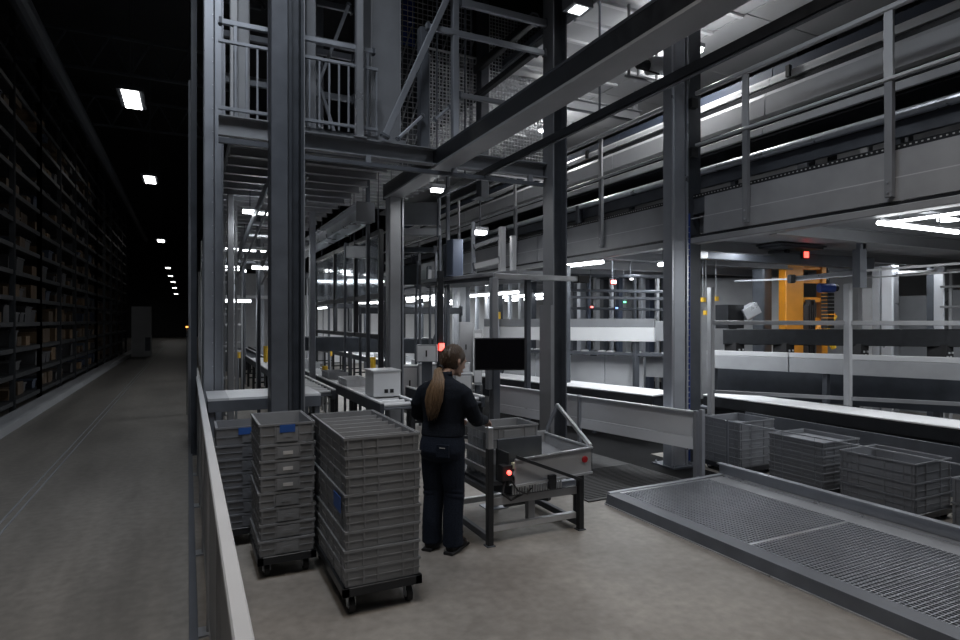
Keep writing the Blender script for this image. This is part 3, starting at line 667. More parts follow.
# handrail fence at right, eye level
a, b = at(712, 324.5, 8.9), at(1010, 318.6, 7.2); a.z = b.z = 1.86
t = thing('guard_rail', 'pale guard rail at eye level behind the totes at right', 'guard rail', ((a + b) / 2).to_2d().to_3d())
MB().ext(a, b, rect(.05, .06, .1)).build('top_rail', 'mid_grey_paint', t)
a4, b4 = a.copy(), b.copy(); a4.z, b4.z = .84, .86
MB().ext(a4, b4, rect(.03, .05, .1)).build('lower_rail', 'grey_paint', t)
for px in (711, 848, 985):
    p = on_line(a, b, px)
    MB().ext((p.x, p.y, .0), (p.x, p.y, 2.38 if px < 900 else 1.9), rect(.08, .08, .1)).build('post', 'mid_grey_paint', t)
    MB().box(p.x - .08, p.x + .08, p.y - .08, p.y + .08, 0, .012).build('foot_plate', 'galvanized', t)
# black cross beam behind the guard rail
a, b = at(724, 337, 10.8), at(1000, 337, 8.9); a.z, b.z = 1.6, 1.63
t = thing('conveyor_beam', 'thick black beam behind the pale guard rail', 'beam', (a + b) / 2)
MB().ext(a, b, rect(.25, .27, .05)).build('section', 'black_steel', t)
for px in (733, 782, 855, 938):
    p = on_line(a, b, px); MB().box(p.x - .1, p.x + .1, p.y - .16, p.y + .1, p.z - .42, p.z - .1).build('drive_box', 'black_rubber', t)
    for k in range(4): MB().box(p.x - .09 + k * .045, p.x - .07 + k * .045, p.y - .18, p.y - .16, p.z - .3 + .06 * (k % 2), p.z - .27 + .06 * (k % 2)).build('connector', 'light_panel', t)
    MB().bar((p.x, p.y, 0), (p.x, p.y, p.z - .13), .1).build('leg', 'black_steel', t)
# grey beam (conveyor side) below
a, b = at(708, 361, 10.2), at(1000, 371, 7.6); a.z, b.z = 1.2, 1.22
t = thing('conveyor_side', 'wide grey conveyor side panel below the black beam', 'conveyor', ((a + b) / 2).to_2d().to_3d())
u = 0
for u0, u1 in ((0, .34), (.345, 1)):
    MB().ext(a.lerp(b, u0), a.lerp(b, u1), rect(.1, .22, .04)).build('side_panel', 'mid_grey_paint', t)
    MB().ext(a.lerp(b, u0) + V((.02, .02, .15)), a.lerp(b, u1) + V((.02, .02, .15)), rect(.1, .07, .05)).build('upper_strip', 'light_panel', t)
MB().ext(a + V((.35, .25, -.35)), b + V((.35, .25, -.35)), rect(.06, .5, .04)).build('inner_panel', 'dark_steel', t)
MB().ext(a + V((.1, .1, -.75)), b + V((.1, .1, -.75)), rect(.9, .03, .1)).build('drip_tray', 'charcoal_steel', t)
for u in (.05, .5, .95):
    p = a.lerp(b, u); MB().bar((p.x, p.y + .1, 0), (p.x, p.y + .1, 1.1), .08).build('leg', 'dark_steel', t)
rail('strut', 'thin shiny strut lying across the dark tray at right', 'strut', at(800, 391, 9.6), at(880, 383, 9.0), .03, .03, 'galvanized', False)
# dark ceiling beam + red light
t = thing('gantry_beam', 'dark horizontal beam under the mezzanine with a pale end cap', 'beam', at(765, 256, 9.4))
a, b = at(707, 254, 9.6), at(872, 264, 9.0)
MB().ext(a, b, rect(.2, .17, .05)).build('section', 'dark_steel', t)
MB().ext(at(700, 254, 9.62), a, rect(.2, .15, .05)).build('end_cap', 'light_panel', t)
for u in (.08, .5, .95):
    p = a.lerp(b, u); MB().bar(p + V((0, 0, .08)), (p.x, p.y, 3.07), .06).build('hanger', 'dark_steel', t)
p = a.lerp(b, .57) + V((-.02, -.13, .06))
t = thing('signal_lamp', 'small red signal lamp on the dark beam under the mezzanine', 'lamp', p)
MB().box(p.x - .06, p.x + .06, p.y - .01, p.y + .03, p.z - .06, p.z + .06).build('housing', 'black_rubber', t); MB().box(p.x - .045, p.x + .045, p.y - .025, p.y - .01, p.z - .045, p.z + .045).build('lens', 'led_red', t)
# dark soffit block
q = at(790, 238, 9.2); t = thing('soffit_box', 'dark box section hanging under the mezzanine', 'box', q)
MB().box(q.x - .45, q.x + .5, q.y - .2, q.y + .2, q.z - .12, 2.99).build('body', 'dark_steel', t); MB().box(q.x - .5, q.x + .55, q.y - .22, q.y + .22, q.z - .14, q.z - .12).build('bottom_plate', 'charcoal_steel', t)
# gantry arm (lit)
a, b = at(792, 279, 8.6), at(862, 272.5, 7.9)
t = thing('gantry_boom', 'shiny lit gantry boom in front of the orange robot mast', 'boom', (a + b) / 2)
MB().ext(a, b, rect(.06, .07, .15)).build('tube', 'bright_galvanized', t); MB().ext(a - V((.06, 0, 0)), a + (b - a) * .03, rect(.09, .12, .2)).build('end_block', 'black_steel', t)
MB().box(b.x - .12, b.x + .02, b.y - .05, b.y + .05, b.z - .2, b.z + .3).build('bracket', 'charcoal_steel', t); MB().bar((b.x - .05, b.y, b.z + .2), (b.x - .05, b.y, 3.07), .06).build('hanger', 'charcoal_steel', t)
rail('cable_bar', 'thin bar running left from the gantry arm', 'bar', at(735, 281, 9.6), at(792, 279, 8.62), .02, .025, 'galvanized', False)
rail('cable_bar', 'thin bar running right from the gantry arm', 'bar', at(862, 271, 7.9), at(990, 261, 7.2), .025, .03, 'mid_grey_paint', False)
rail('cable_bar', 'second thin bar below the right one', 'bar', at(862, 278, 8.2), at(990, 270, 7.4), .02, .02, 'mid_grey_paint', False)
# orange robot mast
q = at(791, 300, 12.); qx, qy = q.x, q.y; e = V((CS, -SN, 0)); f = V((SN, CS, 0))
t = thing('robot_mast', 'orange lifting mast with lattice side and curved arm', 'robot', (qx, qy, 0))
MB().ext((qx, qy, 0), (qx, qy, 3.0), rect(.36, .3, .06), up=f).build('mast', 'orange_paint', t)
c2 = V((qx, qy, 0)) + e * .62
MB().ext(c2, c2 + V((0, 0, 3.0)), rect(.12, .2, .06), up=f).build('side_column', 'orange_paint', t)
for z in (.4, 1.5, 1.9, 2.3, 2.68, 2.95): MB().bar(V((qx, qy, z)) + e * .15, c2 + V((0, 0, z)), .1, .1).build('cross_bar', 'orange_paint', t)
c3 = V((qx, qy, 1.55)) + e * .3 - f * .3
MB().tube([c3, c3 + e * .1 + V((0, 0, .22)), c3 + e * .26 + V((0, 0, .4)), c3 + e * .4 + V((0, 0, .44))], [.05, .06, .07, .05], 10).build('curved_arm', 'orange_paint', t)
MB().tube([c3 + e * .4 + V((0, 0, .44)), c3 + e * .2 + V((0, 0, .1)), c3 + e * .38 + V((0, 0, -.2))], .05, 10).build('curved_arm', 'yellow_paint', t)
for k in range(4): MB().box(c3.x + k * .06 - .05, c3.x + k * .06 - .01, c3.y + .1, c3.y + .2, 1.2, 2.2 + .1 * (k % 2)).build('cable', 'black_rubber', t)
MB().box(qx - .4, qx + .9, qy - .3, qy + .3, 0, .03).build('base_plate', 'black_steel', t)
q = at(828, 288, 10.4)
t = thing('hoist_motor', 'small blue motor above a black hanging chain beside the orange mast', 'motor', q)
MB().rod(q - e * .16, q + e * .1, .08, 12).build('motor_body', 'blue_paint', t); MB().rod(q + e * .1, q + e * .16, .06, 12).build('end_cap', 'black_rubber', t)
for k in range(14): MB().box(q.x - .1, q.x + .08, q.y - .06, q.y + .06, q.z - .14 - k * .062, q.z - .09 - k * .062).build('chain_link', 'black_rubber', t)
MB().bar(q + V((0, 0, .08)), (q.x, q.y, 3.07), .04).build('hanger', 'black_steel', t)
# pale wall panels behind right machinery
def panel(label, px0, px1, d0, d1, z0, z1, m='light_panel', name='wall_board'):
    a, b = at(px0, 320, d0), at(px1, 320, d1); a.z = b.z = (z0 + z1) / 2
    t = thing(name, label, 'panel', ((a + b) / 2).to_2d().to_3d() + V((0, 0, z0)))
    MB().ext(a, b, rect(.06, z1 - z0, .02)).build('sheet', m, t)
    dd = (b - a).normalized()
    for q in (a + dd * .02, b - dd * .02): MB().bar((q.x, q.y, z0), (q.x, q.y, z1), .08, .08).build('edge_profile', 'mid_grey_paint', t)
    return t
panel('grey wall board between the galvanized column and the dark blue post', 700, 757, 14.5, 14.2, 0, 2.9, 'mid_grey_paint')
panel('pale board just left of the orange mast', 766, 786, 14, 13.9, 0, 2.9, 'light_panel')
panel('grey wall board right of the orange mast', 822, 884, 13.8, 13.2, 0, 2.9, 'mid_grey_paint')
panel('pale board left of the shiny right post', 860, 880, 12.4, 12.2, 0, 2.55, 'light_panel')
panel('large grey wall board behind the guard rail at right', 897, 932, 12.6, 12.2, 0, 2.4, 'grey_paint')
panel('grey wall board at the far right edge', 944, 1010, 12.2, 11.6, 0, 2.5, 'grey_paint')
for i, (px, d, w, m, lb) in enumerate(((762, 12.2, .26, 'dark_steel', 'dark blue grey post left of the orange mast'), (890, 11.4, .2, 'bright_galvanized', 'shiny galvanized post behind the guard rail'), (878, 11.6, .14, 'grey_paint', 'grey post touching the shiny galvanized post'), (941, 11.0, .16, 'bright_galvanized', 'shiny post near the right edge of view'), (932, 11.2, .12, 'dark_steel', 'dark post beside the rightmost shiny post'))):
    p = at(px, 320, d); tt = post(p.x, p.y, 0, 2.93, w, m, lb, name='support_post')
for i, (pa, pb) in enumerate((((940, 287, 10.4), (1000, 285, 10))  , ((940, 307, 10.4), (1000, 306, 10)), ((951, 272, 10.33), (951, 430.3, 10.33)))):
    rail('lattice_bar', '%s of the pale lattice bars at the right edge' % ('upper', 'lower', 'upright')[i], 'bar', at(*pa), at(*pb), .03, .04, 'mid_grey_paint', False)
rail('pipe', 'upper pale pipe below the mezzanine at right', 'pipe', at(895, 256, 11.2), at(1000, 246, 10.4), .05, .05, 'light_panel')
rail('pipe', 'lower pale pipe below the mezzanine at right', 'pipe', at(895, 273, 11.3), at(1000, 268, 10.6), .05, .05, 'light_panel')
q = at(733, 318, 11.5)
t = thing('tool_box', 'dark machine box with a shiny angled flap behind the guard rail', 'machine', q)
MB().box(q.x - .3, q.x + .12, q.y - .15, q.y + .15, q.z - .2, q.z + .25).build('body', 'black_steel', t)
MB().ext(q + V((.12, -.1, .05)), q + V((.38, -.2, .2)), rect(.25, .22, .05)).build('flap', 'bright_galvanized', t); MB().bar((q.x, q.y, 0), (q.x, q.y, q.z - .2), .1).build('leg', 'black_steel', t)
for i, (px, py) in enumerate(((703, 302), (716, 301), (706, 315))):
    p = at(px, py, 10.8); t = thing('yellow_valve', '%s small yellow valve near the dark machine box' % ('left', 'right', 'lowest')[i], 'valve', p)
    MB().rod(p, p + V((0, 0, .08)), .05, 8).build('body', 'yellow_paint', t); MB().rod(p + V((0, 0, .08)), V((p.x, p.y, 3.07)), .008, 6).build('stem', 'galvanized', t)
# ================================================================== PLATFORM WITH GRATING
t = thing('grating_platform', 'low grey metal platform with wire grating panels at the lower right', 'platform', (4.75, 3, 0))
MB().ext((3.9, -1, .05), (3.9, 5.0, .05), [(-.03, -.05), (.03, -.05), (.05, .05), (.0, .05)]).build('kerb', 'charcoal_steel', t)
MB().box(3.86, 3.9, -1, 5.0, 0, .012).build('floor_flange', 'aluminium', t)
MB().box(3.95, 4.05, -1, 5.0, .085, .1).build('front_plate', 'charcoal_steel', t)
MB().box(5.3, 5.6, -1, 5.0, .085, .1).build('rear_plate', 'grey_paint', t)
MB().box(3.93, 5.6, -1, 5.0, .03, .045).build('pan', 'black_steel', t)
MB().ext((5.62, -1, .165), (5.62, 5.1, .165), [(-.015, -.075), (.015, -.075), (.015, .065), (-.06, .065), (-.06, .05), (-.015, .05)]).build('rear_kerb', 'galvanized', t)
MB().box(5.53, 5.6, -1, 5.0, .1, .112).build('kerb_angle', 'bright_galvanized', t)
MB().ext((3.93, 5.02, .06), (5.62, 5.06, .06), rect(.05, .1, .1)).build('end_bar', 'galvanized', t)
for y0, y1 in ((3.4, 4.98), (1.8, 3.38), (.2, 1.78)):
    s = .036; mb = MB(); x = 4.06
    while x < 5.3: mb.bar((x, y0, .094), (x, y1, .094), .006, .012, 0.01); x += s
    y = y0
    while y < y1: mb.bar((4.05, y, .096), (5.3, y, .096), .006, .009, .01); y += s
    o = mb.build('grating', 'galvanized', t); o['kind'] = 'stuff'
    MB().box(4.05, 5.3, y1 - .012, y1 + .012, .085, .101).build('panel_edge', 'aluminium', t)
# dark rubber grate behind platform
t = thing('rubber_mat', 'dark ribbed rubber mat on the floor behind the packing station', 'mat', (4.5, 7, 0))
MB().add([(3.75, 5.12, 0), (5.3, 5.15, 0), (5.0, 9.2, 0), (4.75, 9.2, 0), (3.75, 6.2, 0), (3.75, 5.12, .012), (5.3, 5.15, .012), (5.0, 9.2, .012), (4.75, 9.2, .012), (3.75, 6.2, .012)],
         [(5, 6, 7, 8, 9), (0, 1, 6, 5), (1, 2, 7, 6), (2, 3, 8, 7), (3, 4, 9, 8), (4, 0, 5, 9), (4, 3, 2, 1, 0)]).build('base', 'black_rubber', t)
mb = MB(); y = 5.2
while y < 6.2: mb.bar((3.78, y, .014), (5.22, y, .014), .02, .008, .05); y += .05
o = mb.build('rib', 'black_rubber', t); o['kind'] = 'stuff'
# floor conveyor end left of platform
t = thing('floor_track', 'low dark steel track frame on the floor right of the packing station', 'track', (3.75, 5.3, 0))
for y in (5.55, 5.85): MB().ext((3.35, y, .09), (3.95, y, .09), chan(.05, .08, .008)).build('side_rail', 'galvanized', t)
for k in range(6): MB().rod((3.4 + k * .1, 5.57, .1), (3.4 + k * .1, 5.83, .1), .02, 8).build('roller', 'galvanized', t)
for x in (3.4, 3.9):
    for y in (5.55, 5.85): MB().bar((x, y, 0), (x, y, .06), .04).build('leg', 'dark_steel', t)
# ================================================================== TOTES
def tote_mesh(L, W, H, t=.012, taper=.003):
    """open box body: L along x, W along y"""
    mb = MB()
    def ring(x, y, z): return [(-x, -y, z), (x, -y, z), (x, y, z), (-x, y, z)]
    a, b = L / 2, W / 2
    vs = ring(a - taper, b - taper, 0) + ring(a, b, H) + ring(a - t, b - t, H) + ring(a - taper - t, b - taper - t, t)
    fs = [(3, 2, 1, 0)]
    for k in (0, 4, 8):
        for i in range(4): fs.append((k + i, k + (i + 1) % 4, k + 4 + (i + 1) % 4, k + 4 + i))
    fs.append((12, 13, 14, 15))
    return mb.add(vs, fs)
def rim_mesh(L, W, H, o=.007, h=.016):
    mb = MB(); a, b = L / 2, W / 2
    mb.box(-a - o, a + o, -b - o, -b + .002, H - h, H).box(-a - o, a + o, b - .002, b + o, H - h, H).box(-a - o, -a + .002, -b, b, H - h, H).box(a - .002, a + o, -b, b, H - h, H)
    return mb
tote_cache = {}
def tote(label, cat, loc, L, W, H, rot=0, m='tote_grey', ribs_x=(-.36, -.13, .13, .36), ribs_y=(-.4, -.2, 0, .2, .4), label_holder=False, sticker=0, dividers=0, group=None, name='tote'):
    t = thing(name, label, cat, loc, group); t.rotation_euler.z = rot
    key = (L, W, H, m)
    def add(nm, fn, mt, pos=(0, 0, 0), k=None):
        kk = (nm, key, mt, k)
        if kk in tote_cache:
            o = bpy.data.objects.new(nm, tote_cache[kk]); COL.objects.link(o)
        else:
            o = fn().build(nm, mt, origin=(0, 0, 0)); tote_cache[kk] = o.data
        o.parent = t; o.location = pos; return o
    add('body', lambda: tote_mesh(L, W, H - .004), m)
    add('rim', lambda: rim_mesh(L, W, H), m)
    add('belt_rim', lambda: rim_mesh(L - .006, W - .006, H * .45, .006, .006), m)
    rx = lambda: MB().box(-.004, .004, -.006, .004, .008, H - .014)
    ry = lambda: MB().box(-.006, .004, -.004, .004, .008, H - .014)
    for u in ribs_x:
        add('rib', rx, m, (u * L, -W / 2, 0), 'x')
    for u in ribs_y:
        add('rib', ry, m, (-L / 2, u * W, 0), 'y')
    if label_holder:
        w = min(.17, L * .4)
        add('label_holder', lambda: MB().box(-w / 2, w / 2, -.008, 0, H * .1, H * .8), m, (0, -W / 2, 0), 'h')
        add('label_card', lambda: MB().box(-.035, .035, -.003, 0, H * .3, H * .52), 'sticker_white' if label_holder > 1 else m, (0, -W / 2 - .008, 0), 'c%d' % label_holder)
    for k in range(sticker):
        add('blue_sticker', lambda: MB().box(-.055, .055, -.004, 0, H * .55, H * .93), 'sticker_blue', ((0 if sticker == 1 else -.06 + k * .13), -W / 2 - .009, 0), 's')
    for k in range(dividers):
        add('divider', lambda: MB().box(-L / 2 + .014, L / 2 - .014, -.004, .004, .012, H - .02), 'tote_rim', (0, -W / 2 + W * (k + 1) / (dividers + 1), 0), 'd')
    return t
def dolly(label, cx, cy, L, W, z=.19, m='black_steel'):
    t = thing('wheeled_dolly', label, 'dolly', (cx, cy, 0))
    for s in (-1, 1):
        MB().ext((cx - L / 2, cy + s * (W / 2 - .02), z - .03), (cx + L / 2, cy + s * (W / 2 - .02), z - .03), rect(.04, .058, .08)).build('frame_bar', m, t)
        MB().ext((cx + s * (L / 2 - .02), cy - W / 2, z - .03), (cx + s * (L / 2 - .02), cy + W / 2, z - .03), rect(.04, .058, .08)).build('frame_bar', m, t)
    MB().box(cx - L / 2 + .03, cx + L / 2 - .03, cy - W / 2 + .03, cy + W / 2 - .03, z - .03, z - .02).build('deck', m, t)
    for sx in (-1, 1):
        for sy in (-1, 1):
            x, y = cx + sx * (L / 2 - .07), cy + sy * (W / 2 - .08)
            f = MB().add([(x - .03, y - .03, z - .06), (x + .03, y - .03, z - .06), (x + .03, y + .03, z - .06), (x - .03, y + .03, z - .06)], [(0, 1, 2, 3)])
            f = MB(); 
            for s in (-1, 1): f.ext((x + s * .024, y, .045), (x + s * .024, y + .015, z - .065), rect(.005, .05, .1), up=(0, 1, 0))
            f.box(x - .035, x + .035, y - .03, y + .045, z - .07, z - .058); f.rod((x - .03, y, .05), (x + .03, y, .05), .012, 8)
            c = f.build('caster_fork', 'bright_galvanized', t)
            MB().rod((x - .018, y, .05), (x + .018, y, .05), .05, 18).build('wheel', 'black_rubber', c)
            MB().rod((x - .021, y, .05), (x + .021, y, .05), .026, 12).build('hub', 'aluminium', c)
    return t
# right front stack: long trays on a dolly
cx, cy, LL, WW = 1.15, 4.37, .5, 1.12
dolly('black wheeled dolly under the tall front tray stack', cx, cy, .53, 1.14)
for k in range(8):
    z = .191 + k * .119
    lv = 7 - k
    tote('%s grey tray of the tall front stack beside the person' % ('topmost divided' if lv == 0 else ORD[lv] + ' from top'), 'tray', (cx + random.uniform(-.006, .006), cy + random.uniform(-.004, .004), z), LL, WW, .118 if lv else .122,
         rot=random.uniform(-.008, .008), group='trays of the front stack', dividers=6 if lv == 0 else 0, name='tray', ribs_x=(-.46, -.26, -.07, .27, .43))
    if lv == 3:
        t = thing('blue_tag', 'blue paper tag hanging on the left side of the front tray stack', 'tag', (cx - LL / 2 - .02, cy - .42, z + .03))
        MB().box(cx - LL / 2 - .024, cx - LL / 2 - .02, cy - .52, cy - .33, z - .005, z + .095).build('card', 'sticker_blue', t)
# middle stack
cx, cy = .665, 4.94
dolly('dark wheeled dolly under the middle tote stack', cx, cy, .42, .63, .165)
for k in range(8):
    z = .166 + k * .117; lv = 7 - k
    tote('%s grey tote of the middle stack in front of the dark column' % ('topmost open' if lv == 0 else ORD[lv] + ' from top'), 'tote', (cx + random.uniform(-.006, .006), cy + random.uniform(-.006, .006), z), .39, .6, .1155 if lv else .15,
         rot=random.uniform(-.012, .012), label_holder=(2 if lv in (1, 2, 3) else 1), sticker=1 if lv == 0 else 0, group='totes of the middle stack', ribs_x=(-.47, -.22, .22, .47))
# left stack
cx, cy = .5, 5.63
dolly('dark wheeled dolly under the rear tote stack by the barrier', cx, cy, .6, .42, .15)
for k in range(7):
    z = .151 + k * .117; lv = 6 - k
    tote('%s grey tote of the rear stack beside the lane barrier' % ('topmost open' if lv == 0 else ORD[lv] + ' from top'), 'tote', (cx + random.uniform(-.006, .006), cy, z), .57, .4, .1155 if lv else .15,
         rot=random.uniform(-.012, .012), m='tote_dark', label_holder=1, sticker=2 if lv == 0 else 0, group='totes of the rear stack')
# row of totes behind the platform kerb
def right_stack(nm, y0, y1, hs, x0=5.97, x1=6.62, first_ladder=False):
    cx, cy = (x0 + x1) / 2, (y0 + y1) / 2; z = .14
    dolly('dark wheeled dolly under the %s' % nm, cx, cy, x1 - x0, y1 - y0, .115)
    n = len(hs); zz = .116
    for k, h in enumerate(hs):
        lv = n - 1 - k
        nm2 = 'only' if n == 1 else ('topmost' if lv == 0 else ORD[lv] + ' from top')
        tote('%s grey tote of the %s' % (nm2, nm), 'tote', (cx, cy, zz), x1 - x0 - .05, y1 - y0 - .05, h - .0015, m='tote_dark', group='totes behind the platform', ribs_x=(-.45, -.2, .2, .45), ribs_y=(-.46, -.36, -.12, .24, .4, .47))
        zz += h + .001
right_stack('farthest stack behind platform kerb', 5.12, 5.72, [.109] * 5)
right_stack('second stack behind platform kerb', 4.06, 4.76, [.086] * 5 + [.06])
right_stack('third stack behind platform kerb', 3.18, 3.93, [.14, .14, .18])
right_stack('nearest stack at the right edge', 2.15, 2.93, [.2, .21])
right_stack('small stack behind the barrier end post', 5.95 - .02, 6.5, [.1] * 4, 6.35, 6.9)
# wire fence in front of the totes
t = thing('wire_fence', 'low fine wire fence between the platform and the grey totes', 'fence', (5.75, 3, 0))
MB().bar((5.76, -1, .70), (5.76, 5.15, .70), .012, .012).build('top_wire', 'galvanized', t)
mb = MB(); z = .12
while z < .69: mb.bar((5.76, -1, z), (5.76, 5.15, z), .0022, .0022); z += .19
y = .6
while y < 5.1: mb.bar((5.76, y, .1), (5.76, y, .7), .0022, .0022); y += .38
o = mb.build('wire', 'charcoal_steel', t); o['kind'] = 'stuff'
for y in (0.2, 1.7, 5.12): MB().bar((5.76, y, 0), (5.76, y, .72), .022).build('post', 'charcoal_steel', t)
for x in (5.4,): 
    t = thing('end_post', 'slim pale post at the end of the sheet panel barrier', 'post', (x, 5.2, 0)); MB().ext((x - .03, 5.14, 0), (x - .03, 5.14, .86), rect(.05, .05)).build('tube', 'galvanized', t); MB().box(x - .1, x + .04, 5.08, 5.2, 0, .015).build('foot_plate', 'galvanized', t)
# perforated kick panel behind totes
t = thing('kick_panel', 'long perforated dark panel behind the grey totes', 'panel', (6.9, 4, 0))
MB().box(6.98, 7.0, 0.5, 5.9, .1, .62).build('sheet', 'charcoal_steel', t)
for y in (.6, 3.2, 5.8): MB().bar((6.99, y, 0), (6.99, y, .62), .04).build('post', 'charcoal_steel', t)
# ================================================================== PACKING STATION
X0, X1, Y0, Y1 = 2.28, 3.2, 4.5, 5.35
t = thing('packing_station', 'steel packing station frame with sloped tray in front of the person', 'workstation', (2.75, 4.9, 0))
def prt(mb, nm, m, par=None): return bev(mb.build(nm, m, par or t), .003)
prt(MB().ext((X0, Y0, 0), (X0, Y0, .82), rect(.055, .055)), 'leg', 'black_steel'); prt(MB().ext((X0, Y0, .82), (X0, Y0, 1.0), rect(.05, .05)), 'leg_top', 'aluminium')
prt(MB().ext((X1, Y0, 0), (X1, Y0, .52), rect(.055, .055)), 'leg', 'black_steel')
prt(MB().ext((X0, Y1, 0), (X0, Y1, .98), rect(.05, .05)), 'leg', 'charcoal_steel'); prt(MB().ext((X1, Y1, 0), (X1, Y1, .62), rect(.05, .05)), 'leg', 'charcoal_steel')
for x, y in ((X0, Y0), (X1, Y0), (X0, Y1), (X1, Y1)): prt(MB().box(x - .04, x + .04, y - .04, y + .04, 0, .01), 'foot', 'dark_steel')
prt(MB().ext((X0, Y0 + .03, .06), (X0, Y1 - .03, .06), rect(.045, .06)), 'bottom_rail', 'charcoal_steel'); prt(MB().ext((X1, Y0 + .03, .06), (X1, Y1 - .03, .06), rect(.045, .06)), 'bottom_rail', 'charcoal_steel')
prt(MB().ext((X0 + .03, Y0 + .04, .13), (X1 - .03, Y0 + .04, .13), rect(.05, .055)), 'cross_bar', 'aluminium')
prt(MB().ext((X0 + .03, Y0 + .03, .36), (X1 - .03, Y0 + .03, .36), rect(.05, .07)), 'cross_bar', 'mid_grey_paint')
prt(MB().ext((X0 + .03, Y1, .13), (X1 - .03, Y1, .13), rect(.05, .055)), 'cross_bar', 'aluminium')
prt(MB().ext((X0, Y0 + .03, .45), (X0, Y1 - .03, .45), rect(.04, .05)), 'side_bar', 'dark_steel')
for z in (.62, .76, .97): prt(MB().ext((X0 - .01, Y0 + .03, z), (X0 - .01, Y1 - .03, z), rect(.03, .05)), 'side_bar', 'aluminium' if z > .9 else 'grey_paint')
prt(MB().box(X0 + .02, 2.98, 4.62, 5.32, .46, .5), 'lower_shelf', 'charcoal_steel')
# sloped tray (open front box)
tx0, tx1, ty0, ty1 = 2.48, 3.27, 4.42, 5.2
prt(MB().add([(tx0, ty0, .50), (tx1, ty0, .53), (tx1, ty0, .75), (tx0, ty0, .715), (tx0, ty0 + .012, .5), (tx1, ty0 + .012, .53), (tx1, ty0 + .012, .75), (tx0, ty0 + .012, .715)],
    [(0, 1, 2, 3), (7, 6, 5, 4), (3, 2, 6, 7), (0, 4, 5, 1), (0, 3, 7, 4), (1, 5, 6, 2)]), 'tray_front', 'mid_grey_paint')
prt(MB().bar((tx0, ty0 - .005, .72), (tx1, ty0 - .005, .755), .028, .014), 'tray_lip', 'aluminium')
prt(MB().bar((tx0, ty0 - .005, .50), (tx1, ty0 - .005, .53), .024, .02), 'tray_lip', 'aluminium')
prt(MB().box(tx1 - .012, tx1, ty0, ty1, .53, .755), 'tray_side', 'mid_grey_paint'); prt(MB().bar((tx1 - .006, ty0, .755), (tx1 - .006, ty1, .755), .03, .014), 'tray_lip', 'aluminium')
prt(MB().add([(tx0, ty0 + .012, .58), (tx1 - .012, ty0 + .012, .6), (tx1 - .012, ty1, .66), (tx0, ty1, .66), (tx0, ty0 + .012, .57), (tx1 - .012, ty0 + .012, .59), (tx1 - .012, ty1, .65), (tx0, ty1, .65)],
    [(0, 1, 2, 3), (7, 6, 5, 4), (0, 4, 5, 1), (1, 5, 6, 2), (2, 6, 7, 3), (3, 7, 4, 0)]), 'tray_floor', 'grey_paint')
prt(MB().box(tx0, tx1, ty1 - .012, ty1, .55, .78), 'tray_back', 'mid_grey_paint')
prt(MB().box(2.42, 2.44, 4.44, 4.66, .5, .78), 'end_plate', 'black_steel'); prt(MB().box(2.42, 2.87, 4.62, 4.64, .6, .86), 'divider_plate', 'dark_steel')
prt(MB().ext((3.19, 4.405, .655), (3.19, 4.42, .655), circ(.03, 16)), 'red_reflector', 'red_plastic')
# roller strip under front
rs = prt(MB().box(2.46, 2.98, 4.46, 4.5, .405, .415), 'roller_strip_base', 'charcoal_steel')
for k in range(20): MB().rod((2.475 + k * .0255, 4.45, .42), (2.475 + k * .0255, 4.45, .495), .009, 6).build('roller_pin', 'aluminium', rs)
prt(MB().ext((2.46, 4.36, .76), (3.12, 4.36, .49), rect(.02, .028)), 'lever', 'black_steel')
prt(MB().box(2.8, 2.87, 4.38, 4.42, .44, .56), 'lever_bracket', 'black_steel')
prt(MB().box(2.36, 2.46, 4.42, 4.5, .55, .68), 'control_box', 'black_rubber')
o = MB().ext((2.42, 4.405, .62), (2.42, 4.42, .62), circ(.02, 12)).build('red_lamp', 'led_red', t)
prt(MB().tube([(2.4, 4.45, .56), (2.36, 4.42, .45), (2.45, 4.44, .38), (2.6, 4.5, .4)], .012, 6), 'cable', 'black_rubber')
prt(MB().tube([(2.44, 4.43, .56), (2.5, 4.4, .46), (2.6, 4.42, .42), (2.68, 4.46, .47)], .008, 6), 'cable', 'black_rubber')
prt(MB().ext((2.95, 4.62, .3), (2.6, 5.2, .3), rect(.06, .08)), 'drive_arm', 'dark_steel'); prt(MB().ext((2.72, 4.58, .14), (2.72, 4.58, .32), rect(.07, .06)), 'drive_leg', 'grey_paint')
prt(MB().rod((2.55, 4.75, .28), (2.85, 4.75, .28), .06, 12), 'drive_motor', 'black_steel')
prt(MB().ext((3.27, 4.44, .765), (3.52, 5.36, 1.0), rect(.03, .035)), 'stay_bar', 'aluminium'); prt(MB().ext((3.27, 5.3, .6), (3.52, 5.36, 1.0), rect(.03, .03)), 'stay_bar', 'charcoal_steel')
prt(MB().ext((3.3, 4.7, .06), (3.3, 4.7, .3), rect(.05, .05)), 'side_bracket', 'black_steel')
